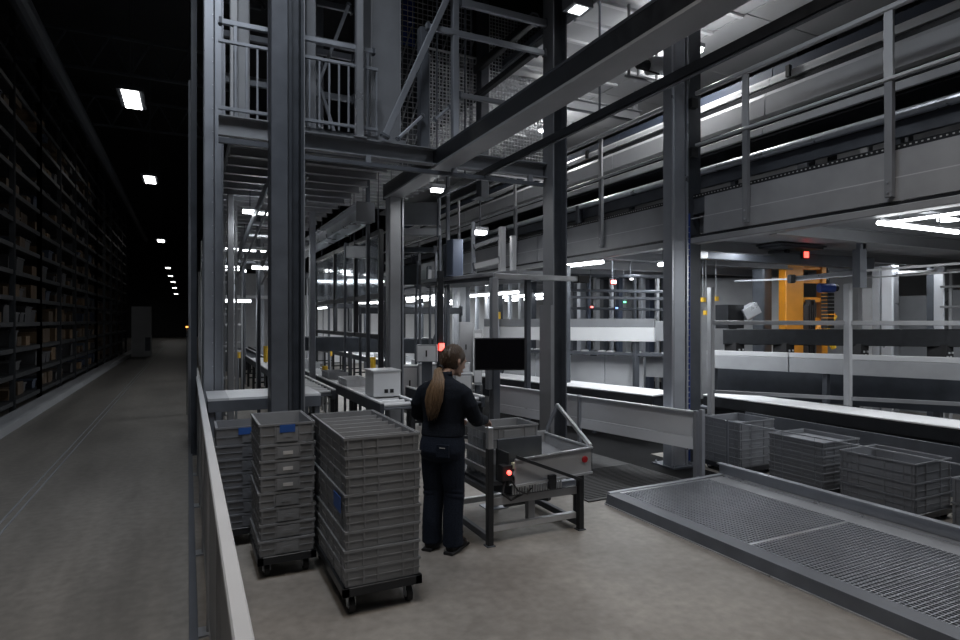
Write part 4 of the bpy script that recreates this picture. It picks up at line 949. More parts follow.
# items on the station
tote('grey tote on the packing station under the hand of the person', 'tote', (2.65, 4.97, .74), .54, .38, .2, label_holder=1, ribs_x=(-.47, -.25, .25, .47))
tote('lower grey tote on the packing station shelf', 'tote', (2.64, 4.97, .502), .54, .38, .236, ribs_x=(-.47, -.25, .25, .47))
for i, (x, y, r, m) in enumerate(((2.62, 4.53, .1, 'paper'), (2.82, 4.55, -.06, 'paper'), (2.7, 4.5, .3, 'sticker_white'))):
    c, s_ = math.cos(r), math.sin(r); mb = MB(); pts = [(x + c * a - s_ * b, y + s_ * a + c * b) for a, b in ((-.09, -.05), (.09, -.05), (.09, .05), (-.09, .05))]
    zz = .612 + .012 * i
    mb.add([(p[0], p[1], zz) for p in pts] + [(p[0], p[1], zz + .05) for p in pts], [(3, 2, 1, 0), (4, 5, 6, 7), (0, 1, 5, 4), (1, 2, 6, 5), (2, 3, 7, 6), (3, 0, 4, 7)])
    tag(mb.build('paper_packet', m), '%s paper packet lying in the sloped tray' % ('left cream', 'right cream', 'white middle')[i], 'packet')
for i in range(5):
    x, y = 2.5 + i * .05, 5.02 + .03 * ((i * 7) % 3)
    tag(MB().sph((x, y, .86), .035, .03, .022, 10).build('crumpled_packet', 'sticker_white', smooth=True), '%s small white packet inside the tote by the hand' % ('first', 'second', 'third', 'fourth', 'fifth')[i], 'packet', 'white packets in the tote')
# pole with monitor
px_, py_ = 2.80, 5.43
t = thing('monitor_pole', 'grey pole with overhead arm behind the packing station', 'pole', (px_, py_, 0))
prt(MB().ext((px_, py_, .01), (px_, py_, 2.33), rect(.075, .075, .12)), 'tube', 'galvanized'); prt(MB().ext((px_, py_ - .02, .5), (px_, py_ - .02, 1.55), rect(.085, .09, .1)), 'cable_cover', 'charcoal_steel')
prt(MB().box(px_ - .12, px_ + .12, py_ - .1, py_ + .1, 0, .012), 'foot_plate', 'galvanized')
prt(MB().ext((px_, py_, 2.35), (3.92, 5.47, 2.35), rect(.05, .055)), 'overhead_arm', 'aluminium'); prt(MB().box(3.84, 3.98, 5.42, 5.52, 2.31, 2.39), 'arm_end', 'black_rubber')
prt(MB().box(px_ - .09, px_ - .04, py_ - .05, py_ + .02, 1.2, 1.4), 'switch_box', 'grey_paint')
prt(MB().tube([(px_ + .04, py_ - .06, 1.5), (px_ + .1, py_ - .06, 1.42), (px_ + .06, py_ - .06, 1.36)], .006, 6), 'cable', 'black_rubber')
mc = at(500, 354, 5.86); ex = V((CS, -SN, 0)); ez = V((0, 0, 1)); en = V((-SN, -CS, 0))
t = thing('monitor', 'black flat monitor mounted on the pole above the packing station', 'monitor', mc)
W2, H2 = .247, .158
def quadbox(c, hw, hh, d0, d1):
    mb = MB(); vs = []
    for dd in (d0, d1):
        for a, b in ((-hw, -hh), (hw, -hh), (hw, hh), (-hw, hh)): vs.append(c + ex * a + ez * b + en * dd)
    return mb.add(vs, [(3, 2, 1, 0), (4, 5, 6, 7), (0, 1, 5, 4), (1, 2, 6, 5), (2, 3, 7, 6), (3, 0, 4, 7)])
prt(quadbox(mc, W2, H2, -.03, .012), 'housing', 'black_steel'); prt(quadbox(mc, W2 - .012, H2 - .014, .012, .014), 'screen', 'screen')
prt(quadbox(mc + V((0, 0, -.02)), .06, .06, -.06, -.03), 'mount_plate', 'black_steel'); prt(MB().bar(mc - en * .05, V((px_, py_ - .06, mc.z)), .04, .05), 'mount_arm', 'black_steel')
# ================================================================== PERSON
def solid(mb, name, m, parent, voxel, it=4, fac=.5):
    o = mb.build(name, m, parent, origin=(0, 0, 0)); o.location = (0, 0, 0)
    r = o.modifiers.new('r', 'REMESH'); r.mode = 'VOXEL'; r.voxel_size = voxel; r.use_smooth_shade = True
    s = o.modifiers.new('s', 'SMOOTH'); s.factor = fac; s.iterations = it
    dg = bpy.context.evaluated_depsgraph_get(); dg.update()
    me = bpy.data.meshes.new_from_object(o.evaluated_get(dg)); old = o.data; o.modifiers.clear(); o.data = me; bpy.data.meshes.remove(old)
    me.name = name
    if not me.materials: me.materials.append(M[m])
    me.polygons.foreach_set('use_smooth', [True] * len(me.polygons))
    return o
PX, PY, PTH = 1.905, 4.61, math.radians(50)
per = thing('person', 'person in dark work clothes with long brown ponytail packing at the station', 'person', (PX, PY, 0))
per.rotation_euler.z = -PTH
def xf(mb, f): mb.v = [tuple(f(V(p))) for p in mb.v]; return mb
HT = Matrix.Rotation(math.radians(-24), 3, 'Z') @ Matrix.Rotation(math.radians(-16), 3, 'X')
HP = V((0, .02, 1.49))
def head(p): return HP + V((.03, .065, -.018)) + (HT @ (p - HP)) * 1.06
# --- body: one continuous figure
b = MB()
hd = MB()
hd.rings([(0, .045, 1.462, .022, .03), (0, .05, 1.475, .042, .052), (0, .042, 1.50, .056, .075), (0, .036, 1.53, .066, .088), (0, .03, 1.565, .072, .096), (0, .026, 1.60, .074, .098), (0, .022, 1.635, .07, .092), (0, .02, 1.662, .056, .074), (0, .018, 1.682, .032, .042)], 24)
hd.tube([(0, .12, 1.585), (0, .132, 1.562), (0, .142, 1.545), (0, .126, 1.536)], [.009, .011, .014, .01], 8)      # nose
hd.sph((0, .105, 1.478), .026, .022, .018, 10)                                                                    # chin
hd.tube([(-.022, .122, 1.507), (0, .13, 1.509), (.022, .122, 1.507)], [.006, .008, .006], 6)                       # lips
for s in (-1, 1):
    hd.tube([(s * .05, .108, 1.592), (s * .03, .122, 1.598), (s * .012, .124, 1.594)], [.006, .008, .006], 6)      # brow
    hd.tube([(s * .074, .022, 1.535), (s * .083, .012, 1.56), (s * .08, .008, 1.59)], [.008, .014, .01], 8)        # ear
xf(hd, head); b.add(hd.v, hd.f)
b.tube([(0, -.005, 1.36), (.01, .025, 1.43), (.03, .075, 1.50)], [.06, .052, .05], 14)
b.rings([(0, -.01, .80, .14, .1), (0, -.01, .9, .165, .115), (0, 0, 1.02, .14, .1), (0, .012, 1.15, .15, .1), (0, .015, 1.27, .155, .1), (0, .01, 1.33, .12, .078), (0, .0, 1.38, .07, .06)], 20)
arms = {1: [(.12, .012, 1.31), (.222, .025, 1.21), (.235, .09, 1.095), (.2, .3, 1.04), (.175, .47, 1.01)], -1: [(-.12, .012, 1.31), (-.228, .0, 1.21), (-.25, .06, 1.09), (-.19, .25, 1.04), (-.09, .385, 1.03)]}
for s in (1, -1):
    b.tube(arms[s], [.052, .045, .04, .034, .026], 12)
    b.tube([(s * .085, -.01, .84), (s * .09, .0, .62), (s * .09, .015, .48), (s * .092, -.012, .3), (s * .095, -.025, .09)], [.082, .07, .055, .052, .038], 12)
    b.tube([(s * .095, -.05, .05), (s * .1, .03, .045), (s * .11, .12, .035)], [(.032, .03), (.036, .028), (.03, .018)], 10)
    # hand: palm and five fingers curling over
    w = V(arms[s][-1]); fw = (w - V(arms[s][-2])).normalized(); fw = (fw + V((0, 0, -.25))).normalized(); rt = fw.cross(V((0, 0, 1))).normalized(); dn = fw.cross(rt).normalized()
    if dn.z > 0: dn = -dn
    b.tube([w - fw * .01, w + fw * .035, w + fw * .08], [(.026, .017), (.036, .015), (.038, .013)], 12)
    for k, ln in enumerate((.062, .07, .066, .052)):
        o_ = rt * ((k - 1.5) * .0185) + w + fw * .078
        b.tube([o_ - fw * .02, o_ + fw * ln * .42, o_ + fw * ln * .72 + dn * ln * .3, o_ + fw * ln * .82 + dn * ln * .62], [.0088, .0084, .0078, .0062], 8)
    tb = w + fw * .02 - rt * s * .03
    b.tube([tb, tb - rt * s * .022 + fw * .026 + dn * .01, tb - rt * s * .026 + fw * .052 + dn * .022], [.012, .0098, .0078], 8)
body = solid(b, 'body', 'skin', per, .0062, 3)
# --- jacket
j = MB()
j.rings([(0, -.005, .945, .178, .13), (0, -.005, .955, .187, .139), (0, .0, .99, .186, .136), (0, .008, 1.06, .176, .126), (0, .014, 1.17, .19, .13), (0, .012, 1.27, .202, .13), (0, .008, 1.34, .192, .112), (0, .003, 1.385, .15, .088), (0, .0, 1.415, .085, .072), (0, .004, 1.44, .07, .068), (0, .008, 1.462, .066, .066)], 28, 2.3)
sl = {1: [(.13, .01, 1.338), (.19, .016, 1.292), (.232, .028, 1.2), (.245, .08, 1.1), (.235, .15, 1.065), (.2, .3, 1.04), (.179, .45, 1.014)], -1: [(-.13, .01, 1.338), (-.19, .01, 1.292), (-.238, .002, 1.2), (-.262, .045, 1.1), (-.25, .12, 1.065), (-.19, .25, 1.04), (-.098, .372, 1.032)]}
for s in (1, -1):
    j.tube(sl[s], [.06, .068, .064, .063, .06, .05, .041], 14)
    for q, (u, r) in enumerate(((.25, .067), (.55, .06), (.8, .052))):   # sleeve folds
        a_, b_ = V(sl[s][3 + (q > 0)]), V(sl[s][5]); p = a_.lerp(b_, u); dv = (b_ - a_).normalized(); j.tube([p - dv * .008, p + dv * .008], [r * .98, r * .98], 12)
solid(j, 'jacket', 'jacket_cloth', per, .0075, 4)
MB().rings([(0, .006, 1.435, .0745, .0725), (0, .01, 1.475, .067, .067), (0, .01, 1.472, .06, .06), (0, .006, 1.435, .066, .064)], 24).build('collar', 'jacket_cloth', per, origin=(0, 0, 0), smooth=True).location = (0, 0, 0)
# --- trousers
k_ = MB()
k_.rings([(0, -.008, 1.0, .155, .11), (0, -.01, .96, .176, .128), (0, -.014, .89, .19, .142), (0, -.02, .83, .195, .146), (0, -.016, .775, .185, .132), (0, -.008, .74, .14, .1)], 26, 2.3)
for s in (1, -1):
    k_.tube([(s * .086, -.01, .83), (s * .09, -.005, .7), (s * .092, .006, .56), (s * .092, .016, .48), (s * .094, .0, .38), (s * .095, -.016, .24), (s * .097, -.018, .12), (s * .097, -.016, .055)], [.104, .102, .093, .087, .085, .084, .082, .084], 16)
    for z in (.09, .13, .17, .5, .46): k_.tube([(s * .097, -.016 + (.022 if z > .3 else 0), z - .01), (s * .099, -.012 + (.022 if z > .3 else 0), z + .01)], [.085 + (.003 if z > .3 else 0)] * 2, 14)
solid(k_, 'trousers', 'trouser_cloth', per, .0075, 4)
pk = MB().box(.02, .13, -.163, -.14, .80, .9).build('back_pocket', 'trouser_cloth', per, origin=(0, 0, 0)); pk.location = (0, 0, 0)
st = MB().box(.05, .1, -.165, -.163, .872, .878).build('stitch_mark', 'sticker_white', pk, origin=(0, 0, 0)); st.location = (0, 0, 0)
# --- shoes
for s in (1, -1):
    sh = MB(); sh.tube([(s * .098, -.085, .045), (s * .098, -.03, .055), (s * .102, .04, .05), (s * .108, .1, .042), (s * .114, .165, .034)], [(.034, .042), (.042, .05), (.042, .045), (.045, .038), (.03, .028)], 14)
    sh.tube([(s * .098, -.03, .05), (s * .098, -.03, .11)], [.048, .045], 14)
    so = solid(sh, 'shoe', 'shoe_black', per, .006, 2)
    sol = MB().ext((s * .1, -.11, .012), (s * .116, .18, .012), rect(.088, .022, .3)).build('sole', 'shoe_black', so, origin=(0, 0, 0)); sol.location = (0, 0, 0)
    ac = MB().tube([(s * .112 + .03, .12, .05), (s * .114, .15, .062), (s * .114 - .03, .12, .05)], .008, 6).build('accent_stripe', 'shoe_orange', so, origin=(0, 0, 0)); ac.location = (0, 0, 0)
# --- hair: cap with gathered strands, ponytail of strands
hc = MB(); n1, n2 = 40, 20; vs = []; fs = []
for i in range(n2 + 1):
    th = math.pi * i / n2
    for q in range(n1):
        an = 2 * math.pi * q / n1; rid = 1 + .012 * math.sin(an * 13 + th * 5)
        vs.append(V((.083 * math.sin(th) * math.sin(an) * rid, .012 + .108 * math.sin(th) * math.cos(an) * rid, 1.588 + .116 * math.cos(th) * rid)))
for i in range(n2):
    for q in range(n1):
        f = (i * n1 + q, i * n1 + (q + 1) % n1, (i + 1) * n1 + (q + 1) % n1, (i + 1) * n1 + q)
        c = sum((vs[x] for x in f), V()) / 4
        if c.z < 1.50 or (c.y > .02 + (c.z - 1.54) * .9 and c.z < 1.665 and c.y > .03): continue
        fs.append(f)
hc.add(vs, fs); xf(hc, head)
ho = hc.build('hair', 'hair_root', per, origin=(0, 0, 0), smooth=True); ho.location = (0, 0, 0)
sd = ho.modifiers.new('s', 'SOLIDIFY'); sd.thickness = .014; sd.offset = -1
hs = MB()
tie = head(V((-.005, -.082, 1.495)))
for k in range(70):
    an = 2 * math.pi * k / 70; th = random.uniform(.15, 1.9)
    pts = []
    for u in (0, .3, .6, .85, 1):
        a2 = th + (1.9 - th) * u
        p = head(V((.086 * math.sin(a2) * math.sin(an * (1 - .1 * u)) * (1 - .9 * u ** 3), .012 - .112 * math.sin(a2) * abs(math.cos(an)) - .0 * u, 1.588 + .12 * math.cos(a2))))
        p = p.lerp(tie, u ** 2.2); pts.append(p)
    hs.tube(pts, [.004, .005, .005, .004, .003], 5)
hso = hs.build('hair_strands', 'hair_root', ho, origin=(0, 0, 0), smooth=True); hso.location = (0, 0, 0); hso['kind'] = 'stuff'
pt = MB()
for k in range(190):
    an = random.uniform(0, 6.28); r = math.sqrt(random.random()); ca, sa = math.cos(an) * r, math.sin(an) * r; dl = random.uniform(-.09, .03)
    pts = [tie + V((ca * .014, sa * .012, 0)), tie + V((-.012 + ca * .03, -.035 + sa * .022, -.02)), V((.015 + ca * .05, -.11 + sa * .026, 1.42)), V((.008 + ca * .072, -.15 + sa * .03, 1.335)), V((-.005 + ca * .078, -.155 + sa * .028, 1.25)), V((-.02 + ca * .055 + random.uniform(-.01, .01), -.155 + sa * .02, 1.17 - dl * .6)), V((-.03 + ca * .035 + random.uniform(-.012, .012), -.15 + sa * .015, 1.11 - dl))]
    pt.tube(pts, [.004, .0055, .0065, .0065, .006, .0045, .0012], 5)
po = pt.build('ponytail', 'hair_brown', ho, origin=(0, 0, 0), smooth=True); po.location = (0, 0, 0)
tq = MB().tube([tie + V((0, .012, .004)), tie + V((-.004, -.012, -.006))], [.022, .021], 14).build('hair_tie', 'black_rubber', ho, origin=(0, 0, 0)); tq.location = (0, 0, 0)
for s in (1, -1):
    e_ = xf(MB().sph((s * .03, .112, 1.577), .012, .011, .009, 10), head).build('eye', 'eye_white', body, origin=(0, 0, 0), smooth=True); e_.location = (0, 0, 0)
    i_ = xf(MB().sph((s * .03, .1205, 1.577), .005, .004, .005, 8), head).build('iris', 'black_rubber', e_, origin=(0, 0, 0), smooth=True) if False else None
lp = xf(MB().tube([(-.02, .127, 1.507), (0, .135, 1.508), (.02, .127, 1.507)], [.004, .006, .004], 6), head).build('lips', 'lip', body, origin=(0, 0, 0), smooth=True); lp.location = (0, 0, 0)
# ================================================================== BACKGROUND MACHINE HALL (behind the columns)
def conveyor(label, x0, x1, y0, y1, z, top='white_panel', side='dark_steel', slats=None, legs='black_steel', edge='white_panel', name='roller_conveyor', rollers=.25):
    t = thing(name, label, 'conveyor', ((x0 + x1) / 2, (y0 + y1) / 2, 0))
    for x in (x0, x1): MB().bar((x, y0, z - .06), (x, y1, z - .06), .05, .14, .08).build('side_frame', side, t); MB().bar((x, y0, z + .02), (x, y1, z + .02), .05, .02, .1).build('edge_strip', edge, t)
    MB().box(x0 + .03, x1 - .03, y0, y1, z - .07, z - .05).build('bed', 'charcoal_steel', t)
    y = y0 + .1
    while y < min(y1, y0 + 9): MB().rod((x0 + .03, y, z - .02), (x1 - .03, y, z - .02), .03, 8).build('roller', top, t); y += rollers
    y = y0 + .1
    while y < y1:
        for x in (x0, x1): MB().bar((x, y, 0), (x, y, z - .13), .06).build('leg', legs, t)
        MB().bar((x0, y, .25), (x1, y, .25), .04).build('stretcher', legs, t); y += 1.5
    if slats:
        y = y0 + .3
        while y < min(y1, y0 + 7): MB().box(x1 - .0, x1 + .02, y, y + .1, z - .42, z - .13).build('slat', slats, t); y += .28
    return t
# cross conveyor end behind the dark column
t = thing('transfer_table', 'pale topped transfer table behind the dark column and rear totes', 'conveyor', (.85, 7.8, 0))
MB().box(.42, 1.45, 7.4, 8.25, .985, 1.01).build('top_plate', 'white_panel', t); MB().box(.2, .42, 7.4, 8.25, .985, 1.01).build('top_plate', 'light_panel', t)
MB().box(.2, 1.45, 7.38, 7.42, .86, .985).build('front_panel', 'charcoal_steel', t); MB().box(.22, 1.43, 7.5, 8.2, .5, .62).build('motor_tray', 'black_steel', t)
for k in range(9): MB().rod((.28 + k * .135, 7.44, .68), (.28 + k * .135, 7.5, .68), .04, 10).build('pulley', 'charcoal_steel' if k % 3 else 'yellow_paint', t)
MB().bar((.2, 7.44, .58), (1.45, 7.44, .58), .03, .03).build('hose', 'yellow_paint', t)
for x in (.24, 1.41):
    for y in (7.44, 8.2): MB().bar((x, y, 0), (x, y, .985), .06).build('leg', 'charcoal_steel', t)
conveyor('narrow conveyor with slatted side running down the left aisle', 1.55, 2.0, 9.2, 26, .82, slats='white_panel')
conveyor('roller conveyor line carrying a white control box', 2.22, 2.66, 7.4, 26, .82)
conveyor('roller conveyor line behind the person with white edges', 3.2, 3.75, 7.6, 9.3, .8)
conveyor('farther roller conveyor line beneath the mezzanine', 4.7, 5.3, 12.6, 26, .8)
q = at(383, 403, 8.4); z0 = .85
t = thing('control_box', 'square pale control box standing on the roller conveyor', 'box', (2.46, q.y, z0))
MB().box(2.27, 2.65, q.y - .18, q.y + .25, z0, z0 + .34).build('body', 'white_panel', t); MB().box(2.255, 2.665, q.y - .195, q.y + .265, z0 + .34, z0 + .36).build('lid', 'light_panel', t)
MB().box(2.42, 2.47, q.y - .19, q.y - .18, z0 + .05, z0 + .1).build('socket', 'black_rubber', t); MB().box(2.5, 2.55, q.y - .19, q.y - .18, z0 + .05, z0 + .1).build('socket', 'black_rubber', t)
for i, (y, x, m) in enumerate(((9.8, 2.45, 'white_panel'), (11.2, 2.45, 'tote_rim'), (16.6, 5.0, 'white_panel'), (8.4, 3.48, 'tote_rim'), (13.8, 2.45, 'light_panel'), (18.0, 5.0, 'white_panel'), (15.2, 2.45, 'white_panel'), (19.5, 5.0, 'light_panel'), (13.4, 5.0, 'white_panel'), (15.0, 5.0, 'light_panel'))):
    tote('%s pale tray travelling on the background roller conveyors' % ('nearest left', 'second left', 'far right', 'nearest right', 'far left', 'middle right', 'farthest left', 'farthest right', 'nearer under-mezzanine', 'farther under-mezzanine')[i], 'tray', (x, y, .835), .36, .6, .12, m=m, name='tray')
def cab(label, px0, px1, py0, py1, d, m='white_panel', door=True, depth=.4):
    a, b = at(px0, py1, d), at(px1, py0, d); z0, z1 = max(0, a.z), b.z
    ex_ = V((CS, -SN, 0)); ey_ = V((SN, CS, 0)); c = (a + b) / 2; hw = (b - a).dot(ex_) / 2
    t = thing('machine_cabinet', label, 'cabinet', (c.x, c.y, 0))
    def bx(hw, d0, d1, z0, z1):
        vs = [V((c.x, c.y, z)) + ex_ * s * hw + ey_ * dd for z in (z0, z1) for s, dd in ((-1, d0), (1, d0), (1, d1), (-1, d1))]
        return MB().add(vs, [(3, 2, 1, 0), (4, 5, 6, 7), (0, 1, 5, 4), (1, 2, 6, 5), (2, 3, 7, 6), (3, 0, 4, 7)])
    bx(hw, 0, depth, z0, z1).build('body', 'mid_grey_paint', t)
    if door: bx(hw * .86, -.015, 0, z0 + (z1 - z0) * .05, z1 - (z1 - z0) * .06).build('door', m, t)
    if z0 > .02: bx(hw * .5, depth * .4, depth * .6, 0, z0).build('stand', 'charcoal_steel', t)
    bx(.012, -.03, -.015, (z0 + z1) / 2 - .05, (z0 + z1) / 2 + .05).build('handle', 'black_rubber', t)
    return t
cab('tall narrow white cabinet left of the person', 402, 418, 366, 400, 10.5)
cab('square white cabinet with grey frame left of the head of the person', 416, 437, 345, 362, 9.4, depth=.18)
cab('grey cabinet below the square white one', 418, 440, 364, 400, 10.4, 'light_panel')
cab('pale cabinet right of the head of the person', 455, 472, 374, 402, 10.8, 'white_panel')
cab('small pale box right of the face of the person', 452, 470, 363, 372, 11.2, 'light_panel', depth=.2)
cab('tall grey locker left of the monitor', 459, 473, 322, 372, 11.6, 'mid_grey_paint')
cab('narrow pale locker touching the monitor', 474, 482, 330, 385, 11.4, 'light_panel')
for i, (px, py0, py1, d) in enumerate(((325, 366, 384, 12.5), (266, 346, 362, 15), (373, 357, 368, 13), (330, 345, 356, 16), (498, 312, 319, 13), (238, 352, 358, 15))):
    a = at(px, py1, d); b = at(px, py0, d)
    t = thing('yellow_bollard', '%s yellow marker post among the background conveyors' % ('nearest upright', 'left aisle', 'small hanging', 'far', 'rightmost', 'leftmost')[i], 'post', (a.x, a.y, 0))
    MB().rod(a, b, .06, 10).build('cap', 'yellow_paint', t); MB().rod((a.x, a.y, 0), a, .025, 8).build('stem', 'galvanized', t)
# dark beam crossing behind
rail('dark_beam', 'thick dark beam crossing the lit background left of the person', 'beam', at(285, 343, 14.2), at(438, 346, 12.7), .2, .33, 'dark_steel')
t = thing('dark_post', 'slim black post with a red lamp behind the head of the person', 'post', (at(440, 330, 9.8).to_2d().to_3d()))
p = at(440, 330, 9.8); MB().ext((p.x, p.y, 0), (p.x, p.y, 2.7), rect(.09, .09)).build('tube', 'black_steel', t); MB().box(p.x - .1, p.x + .1, p.y - .1, p.y + .1, 0, .015).build('foot_plate', 'black_steel', t)
p2 = at(441, 347, 9.7); MB().box(p2.x - .03, p2.x + .05, p2.y - .03, p2.y + .02, p2.z - .06, p2.z + .06).build('red_lamp', 'led_red', t)
t = thing('edge_girder', 'dark girder of the far platform edge left of the monitor pole', 'girder', (4.45, 15, 2.5))
MB().ext((4.45, 11.5, 2.55), (4.45, 22, 2.55), ibeam(.14, .16, .015, .012)).build('section', 'dark_steel', t)
MB().bar((4.45, 11.5, 2.645), (4.45, 22, 2.645), .16, .02).build('top_strip', 'mid_grey_paint', t)
for y in (13.2, 18.2): MB().bar((4.45, y, 0), (4.45, y, 2.47), .1).build('post', 'black_steel', t)
# columns under the mezzanine edge
for i, y in enumerate((9.2, 13.8, 16.8, 19.8, 22.8, 25.4)):
    post(6.2, y, 0, 2.9, .16, 'grey_paint' if i % 2 else 'dark_steel', '%s mezzanine post behind the panel barrier going back' % ORD[i].replace('top', 'first'), name='machine_post')
for i, y in enumerate((10.5, 13, 15.5, 18, 21, 24)):
    post(.62, y, 0, 3.93, .1, 'mid_grey_paint', '%s slim post of the left aisle going back' % ORD[i].replace('top', 'first'), name='machine_post')
for i, y in enumerate((11.5, 14, 17, 20)):
    post(2.1, y, 0, 3.93, .1, 'galvanized', '%s galvanized post along the conveyor aisle going back' % ORD[i].replace('top', 'first'), name='machine_post')
for i, (y, zs, x1) in enumerate(((11.2, (.9, 1.45, 2.0, 2.55, 3.1), .75), (14.6, (1.2, 1.8, 2.4, 3.0), 1.1), (17.4, (1.3, 2.2, 3.1), 1.3))):
    t = thing('shelf_frame', '%s open frame of pale cross bars in the left aisle' % ('nearest', 'middle', 'farthest')[i], 'shelf', (.5, y, 0))
    for x in (.32, x1): MB().bar((x, y, 0), (x, y, 3.98), .04).build('upright', 'mid_grey_paint', t)
    for z in zs: MB().bar((.32, y, z), (x1, y, z), .04).build('cross_bar', 'light_panel', t)
for i in range(10):
    y = 12.5 + i * 1.3
    post(1.25 + .12 * (i % 3), y, 0, 3.98, .06 + .03 * (i % 2), ('dark_steel', 'galvanized', 'charcoal_steel')[i % 3], '%s slender machine upright in the middle of the left aisle going back' % ORD[i].replace('top', 'first'), name='machine_post')
for i, (x0, x1, y, z, h, m) in enumerate(((.3, 2.4, 13.2, 3.55, .1, 'grey_paint'), (.3, 2.4, 16.4, 3.4, .12, 'dark_steel'), (3.1, 5.4, 12.0, 2.1, .14, 'dark_steel'), (3.1, 5.6, 15.0, 2.25, .12, 'charcoal_steel'), (3.1, 5.6, 18.0, 3.2, .12, 'grey_paint'), (.5, 2.4, 19.5, 2.6, .1, 'light_panel'))):
    t = rail('gantry_bar', '%s background gantry bar across the conveyors' % ('nearest aisle', 'dark aisle', 'nearest central', 'middle central', 'far central', 'pale far aisle')[i], 'beam', (x0, y, z), (x1, y, z), .1, h, m)
    for x in (x0 + .04, x1 - .04): MB().bar((x, y, 0), (x, y, z - h / 2), .05).build('leg', m, t)
# lit white boards at the far end
def board(label, x0, x1, y, z0, z1, m='white_panel'):
    t = thing('wall_board', label, 'panel', ((x0 + x1) / 2, y, z0))
    n = max(1, int((x1 - x0) / 1.0)); w = (x1 - x0) / n
    for k in range(n): MB().box(x0 + k * w + .01, x0 + (k + 1) * w - .01, y, y + .05, z0, z1).build('sheet', m, t)
    for k in range(n + 1): MB().bar((x0 + k * w, y - .01, z0), (x0 + k * w, y - .01, z1), .05).build('stud', 'mid_grey_paint', t)
    return t
board('white partition at the far end under the mezzanine', 4.2, 12.5, 26.2, 0, 2.95)
board('pale partition closing the far end of the left aisle', .4, 4.1, 27.5, 0, 3.9, 'mid_grey_paint')
board('grey partition far behind the white conveyor', 8.6, 13.4, 19, 0, 2.9, 'light_panel')
# tube lamps
def tube(label, a, b, power, m='led_white', hang=None, r=.03):
    a, b = V(a), V(b); c = (a + b) / 2
    t = thing('tube_lamp', label, 'lamp', c)
    MB().rod(a, b, r, 8).build('tube', m, t); MB().bar(a + V((0, 0, .05)), b + V((0, 0, .05)), .06, .04).build('housing', 'light_panel', t)
    if hang:
        for u in (.15, .85): MB().rod(a.lerp(b, u) + V((0, 0, .06)), V((a.lerp(b, u).x, a.lerp(b, u).y, hang)), .008, 6).build('hanger', 'charcoal_steel', t)
    if power:
        l = bpy.data.lights.new('tube_light', 'AREA'); l.shape = 'RECTANGLE'; l.size = max(.1, abs(b.x - a.x)); l.size_y = max(.1, abs(b.y - a.y)); l.energy = power; l.color = (.93, .97, 1)
        o = bpy.data.objects.new('tube_light', l); COL.objects.link(o); o.parent = t; o.location = (0, 0, -r - .01)
    return t
for i, (x, y, ln, pw) in enumerate(((6.7, 11.8, 3.2, 30), (6.7, 16.2, 3.2, 30), (7.9, 12.5, 3.2, 0), (7.9, 17, 3.2, 35), (9.3, 14, 3.2, 30), (6.7, 20.5, 3.2, 40), (9.3, 20.5, 3.2, 30), (10.2, 1.0, 2.4, 60), (9.0, 1.4, 2.0, 40), (6.75, 6.75, .6, 26))):
    tube('%s lamp tube below the mezzanine' % ('nearest left', 'second left', 'nearest middle', 'far middle', 'right middle', 'far left', 'far right', 'rightmost', 'nearest right', 'short added')[i], (x, y, 2.78 - .25 * (y > 10)), (x, y + ln, 2.78 - .25 * (y > 10)), pw, hang=3.07)  # right-hand and short tubes are added, kept from view, to brighten the machinery
for i, (x0, x1, y, z, pw) in enumerate(((.78, 1.5, 10.2, 3.62, 10), (.5, 1.9, 15.8, 3.62, 14), (.75, 1.5, 18.4, 3.3, 0), (.35, 1.2, 13.6, 2.3, 6), (.6, 1.5, 21, 3.62, 14), (1.1, 1.6, 12.2, 2.9, 0), (3.0, 3.75, 12.4, 2.72, 18), (3.1, 4.2, 16.5, 2.95, 24), (.4, .9, 20, 2.0, 0))):
    tube('%s cross lamp tube in the background machine hall' % ('nearest aisle', 'second aisle', 'third aisle', 'low aisle', 'far aisle', 'short aisle', 'nearest central', 'far central', 'lowest aisle')[i], (x0, y, z), (x1, y, z), pw, hang=4.07 if x0 < 2.4 else 11.21)
for i, (x, y, z, ln, pw) in enumerate(((5.6, 13.4, 2.5, 3.6, 34), (5.0, 15.2, 2.42, 4.2, 34), (5.6, 18.6, 2.4, 4.2, 30), (4.55, 19.5, 2.35, 4.2, 30))):
    tube('%s long lamp tube shining over the central conveyors' % ('nearest', 'second', 'third', 'farthest')[i], (x, y, z), (x, y + ln, z), pw, hang=11.21)
for i, (x0, x1, y, pw) in enumerate(((8.0, 10.2, 8.2, 34), (8.2, 10.0, 9.8, 34), (6.3, 7.8, 8.2, 32), (6.35, 7.7, 6.6, 28), (10.4, 12.4, 6.6, 24))):
    tube('%s added lamp tube hidden between the mezzanine joists' % ('middle', 'far', 'left', 'near', 'right')[i], (x0, y, 3.005), (x1, y, 3.005), pw, r=.015)  # tubes added out of sight to brighten the wall boards and casing
# lamps around the cage underside
lamp_box('work_lamp', 'round bright work lamp under the big overhead beam end', at(437, 189, 8.6), .16, .1, .04, 8, hang=11.21)
lamp_box('work_lamp', 'round bright work lamp above the mezzanine steps', at(480, 231, 10.4), .2, .14, .06, 12, hang=11.21)
lamp_box('work_lamp', 'bright lamp low above the mezzanine edge left of the pole', at(475, 283, 11), .5, .08, .04, 10, hang=3.07)
tube('slanted lamp tube below the girder right of the dark column', at(565, 266, 11.4), at(603, 262, 10.5), 14, hang=3.07)
